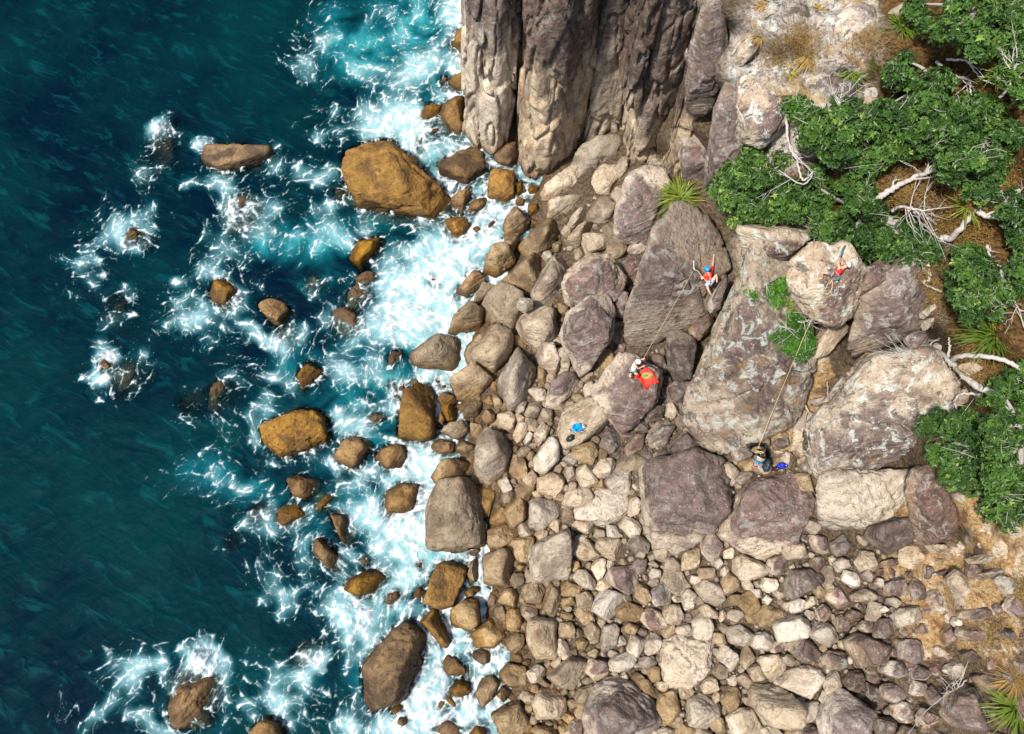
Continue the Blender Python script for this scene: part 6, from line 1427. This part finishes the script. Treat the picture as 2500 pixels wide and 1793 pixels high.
sheet(cr(1500, 850, 12.51, '910,580 1050,640 1190,740 1240,880 1350,1000 1330,1090 1180,1110 1050,1180 930,1300 890,1180 850,1090 760,980 600,890 640,840 800,760 860,680'), 'tarp_red', 'orange red rope tarp spread on the purple and cream boulder', 'tarp', seed=3)
sheet(cr(1780, 1050, 12.52, '490,430 700,380 1000,370 1100,470 1160,600 1260,800 1280,900 1160,930 1000,880 800,780 640,670 570,590'), 'tarp_black', 'black rope sheet under the yellow rope coil', 'rope_sheet', seed=4)
bpy.context.view_layer.update(); DG = bpy.context.evaluated_depsgraph_get()
def coil(px, py, rx, ry, mat, label, turns, seed, r=.016):
    rs_ = np.random.RandomState(seed); pts = []; 
    for i in range(turns * 9):
        a = i / 9 * 2 * math.pi + rs_.normal(0, .25); k = rs_.uniform(.35, 1.0); x = px + math.cos(a) * rx * k; y = py + math.sin(a) * ry * k; l = hit(x, y)[0]; pts.append(l + np.array([0, 0, .03 + rs_.rand() * .07]))
    p = spline(pts, 3); o = link('rope_coil', mesh_tubes('rope_coil', [(p - p[0], r)], 5), M[mat], loc=tuple(p[0])); tag(o, label, 'rope coil'); return o
coil(1579, 918.5, 14, 7.5, 'rope_g', 'heap of green rope on the red tarp', 16, 1)
coil(1852.5, 1099.5, 18, 9, 'rope_y', 'heap of yellow rope on the black sheet', 18, 2)
def bag(px, py, a_px, b_px, ang, hh, mat, label, name, seed, cat='bag', parts=()):
    l, n_ = hit(px, py); m = (CAM_H - l[2]) / FPX; root = empty(name, tuple(l), label, cat); V, F = ellipsoid((0, 0, 0), (a_px * m, b_px * m, hh), None, -.55, 4, .22, seed)
    f = ridged(V * 7 + seed, 2, seed) - 1; V = V * (1 + .05 * f)[:, None]; R3 = np.array(Matrix.Rotation(ang, 3, 'Z')); V = V @ R3.T + np.array([0, 0, hh * .45]); link('bag_body', mesh_np('bag_body', V, F), M[mat], root)
    for sgn in (-1, 1):
        st = np.array([[-.55 * a_px * m, sgn * .35 * b_px * m, hh * 1.15], [0, sgn * .45 * b_px * m, hh * 1.5], [.6 * a_px * m, sgn * .3 * b_px * m, hh * 1.15]]) @ R3.T; link('strap', mesh_tubes('strap', [(spline(st, 5), .018)], 5), M['blackish'], root)
    for kx, ky, ra, pm in parts:
        c = np.array([kx * a_px * m, ky * b_px * m, hh * 1.25]) @ R3.T; V, F = ellipsoid(c, (ra, ra * .8, ra * .6), None, -1, 2, .2, seed + 3); link('buckle' if ra < .05 else 'flap', mesh_np('flap', V, F), M[pm], root)
    return root
bag(1869.5, 1138, 17, 9.5, 1.25, .24, 'pack', 'dark slate backpack beside the teal shirted belayer', 'backpack', 5, 'backpack', ((.3, .1, .08, 'grey'),))
bag(1909, 1137.5, 13, 8, .15, .14, 'royal', 'royal blue gear bag beside the purple capped boulder', 'gear_bag', 6, 'bag', ((-.2, .6, .07, 'navy'), (.5, -.3, .03, 'white_plastic')))
bag(1893, 1145, 8, 6, .3, .12, 'tarp_black', 'small black bag with a white badge between backpack and blue bag', 'small_bag', 7, 'bag', ((.1, -.2, .045, 'white_plastic'),))
bag(1882.5, 1149, 4.5, 2.2, 2.2, .05, 'red', 'small red pouch beside the dark backpack', 'pouch', 8, 'pouch')
bag(1869, 1089, 7, 4, 1.9, .08, 'pack', 'small dark blue stuff sack beside the yellow rope coil', 'stuff_sack', 9, 'bag')
bag(1392.6, 1070, 13, 7.5, .75, .14, 'tarp_black', 'black rucksack on the flat pale slab beside the blue jacket', 'rucksack', 10, 'rucksack', ((-.2, -.3, .06, 'grey'), (.2, .5, .025, 'white_plastic'), (-.3, -.1, .03, 'metal')))
sheet(cr(1350, 1010, 18.07, '800,590 900,480 1050,410 1130,400 1230,480 1380,640 1390,700 1300,720 1150,780 1060,830 980,830 900,790 860,690'), 'jacket', 'crumpled bright blue jacket on the flat pale slab', 'jacket', .05, .14, 6, 'jacket')
sheet(cr(1350, 1010, 18.07, '800,590 860,560 960,700 1060,830 960,840 890,760'), 'cyan', 'light blue sleeve of clothing beside the crumpled jacket', 'blue_garment', .12, .08, 7, 'garment')
bag(1425.5, 1041, 5.5, 4, -.7, .10, 'cream', 'white cap beside the crumpled blue jacket', 'cap', 11, 'cap')
bag(1392, 1052, 4, 3, .5, .07, 'cream', 'cream cloth bundle beside the crumpled blue jacket', 'cloth_bundle', 12, 'cloth')
bag(1421, 1052, 5, 2.5, -.2, .05, 'cream', 'pinkish shoe lying beside the blue jacket', 'shoe', 13, 'shoe')
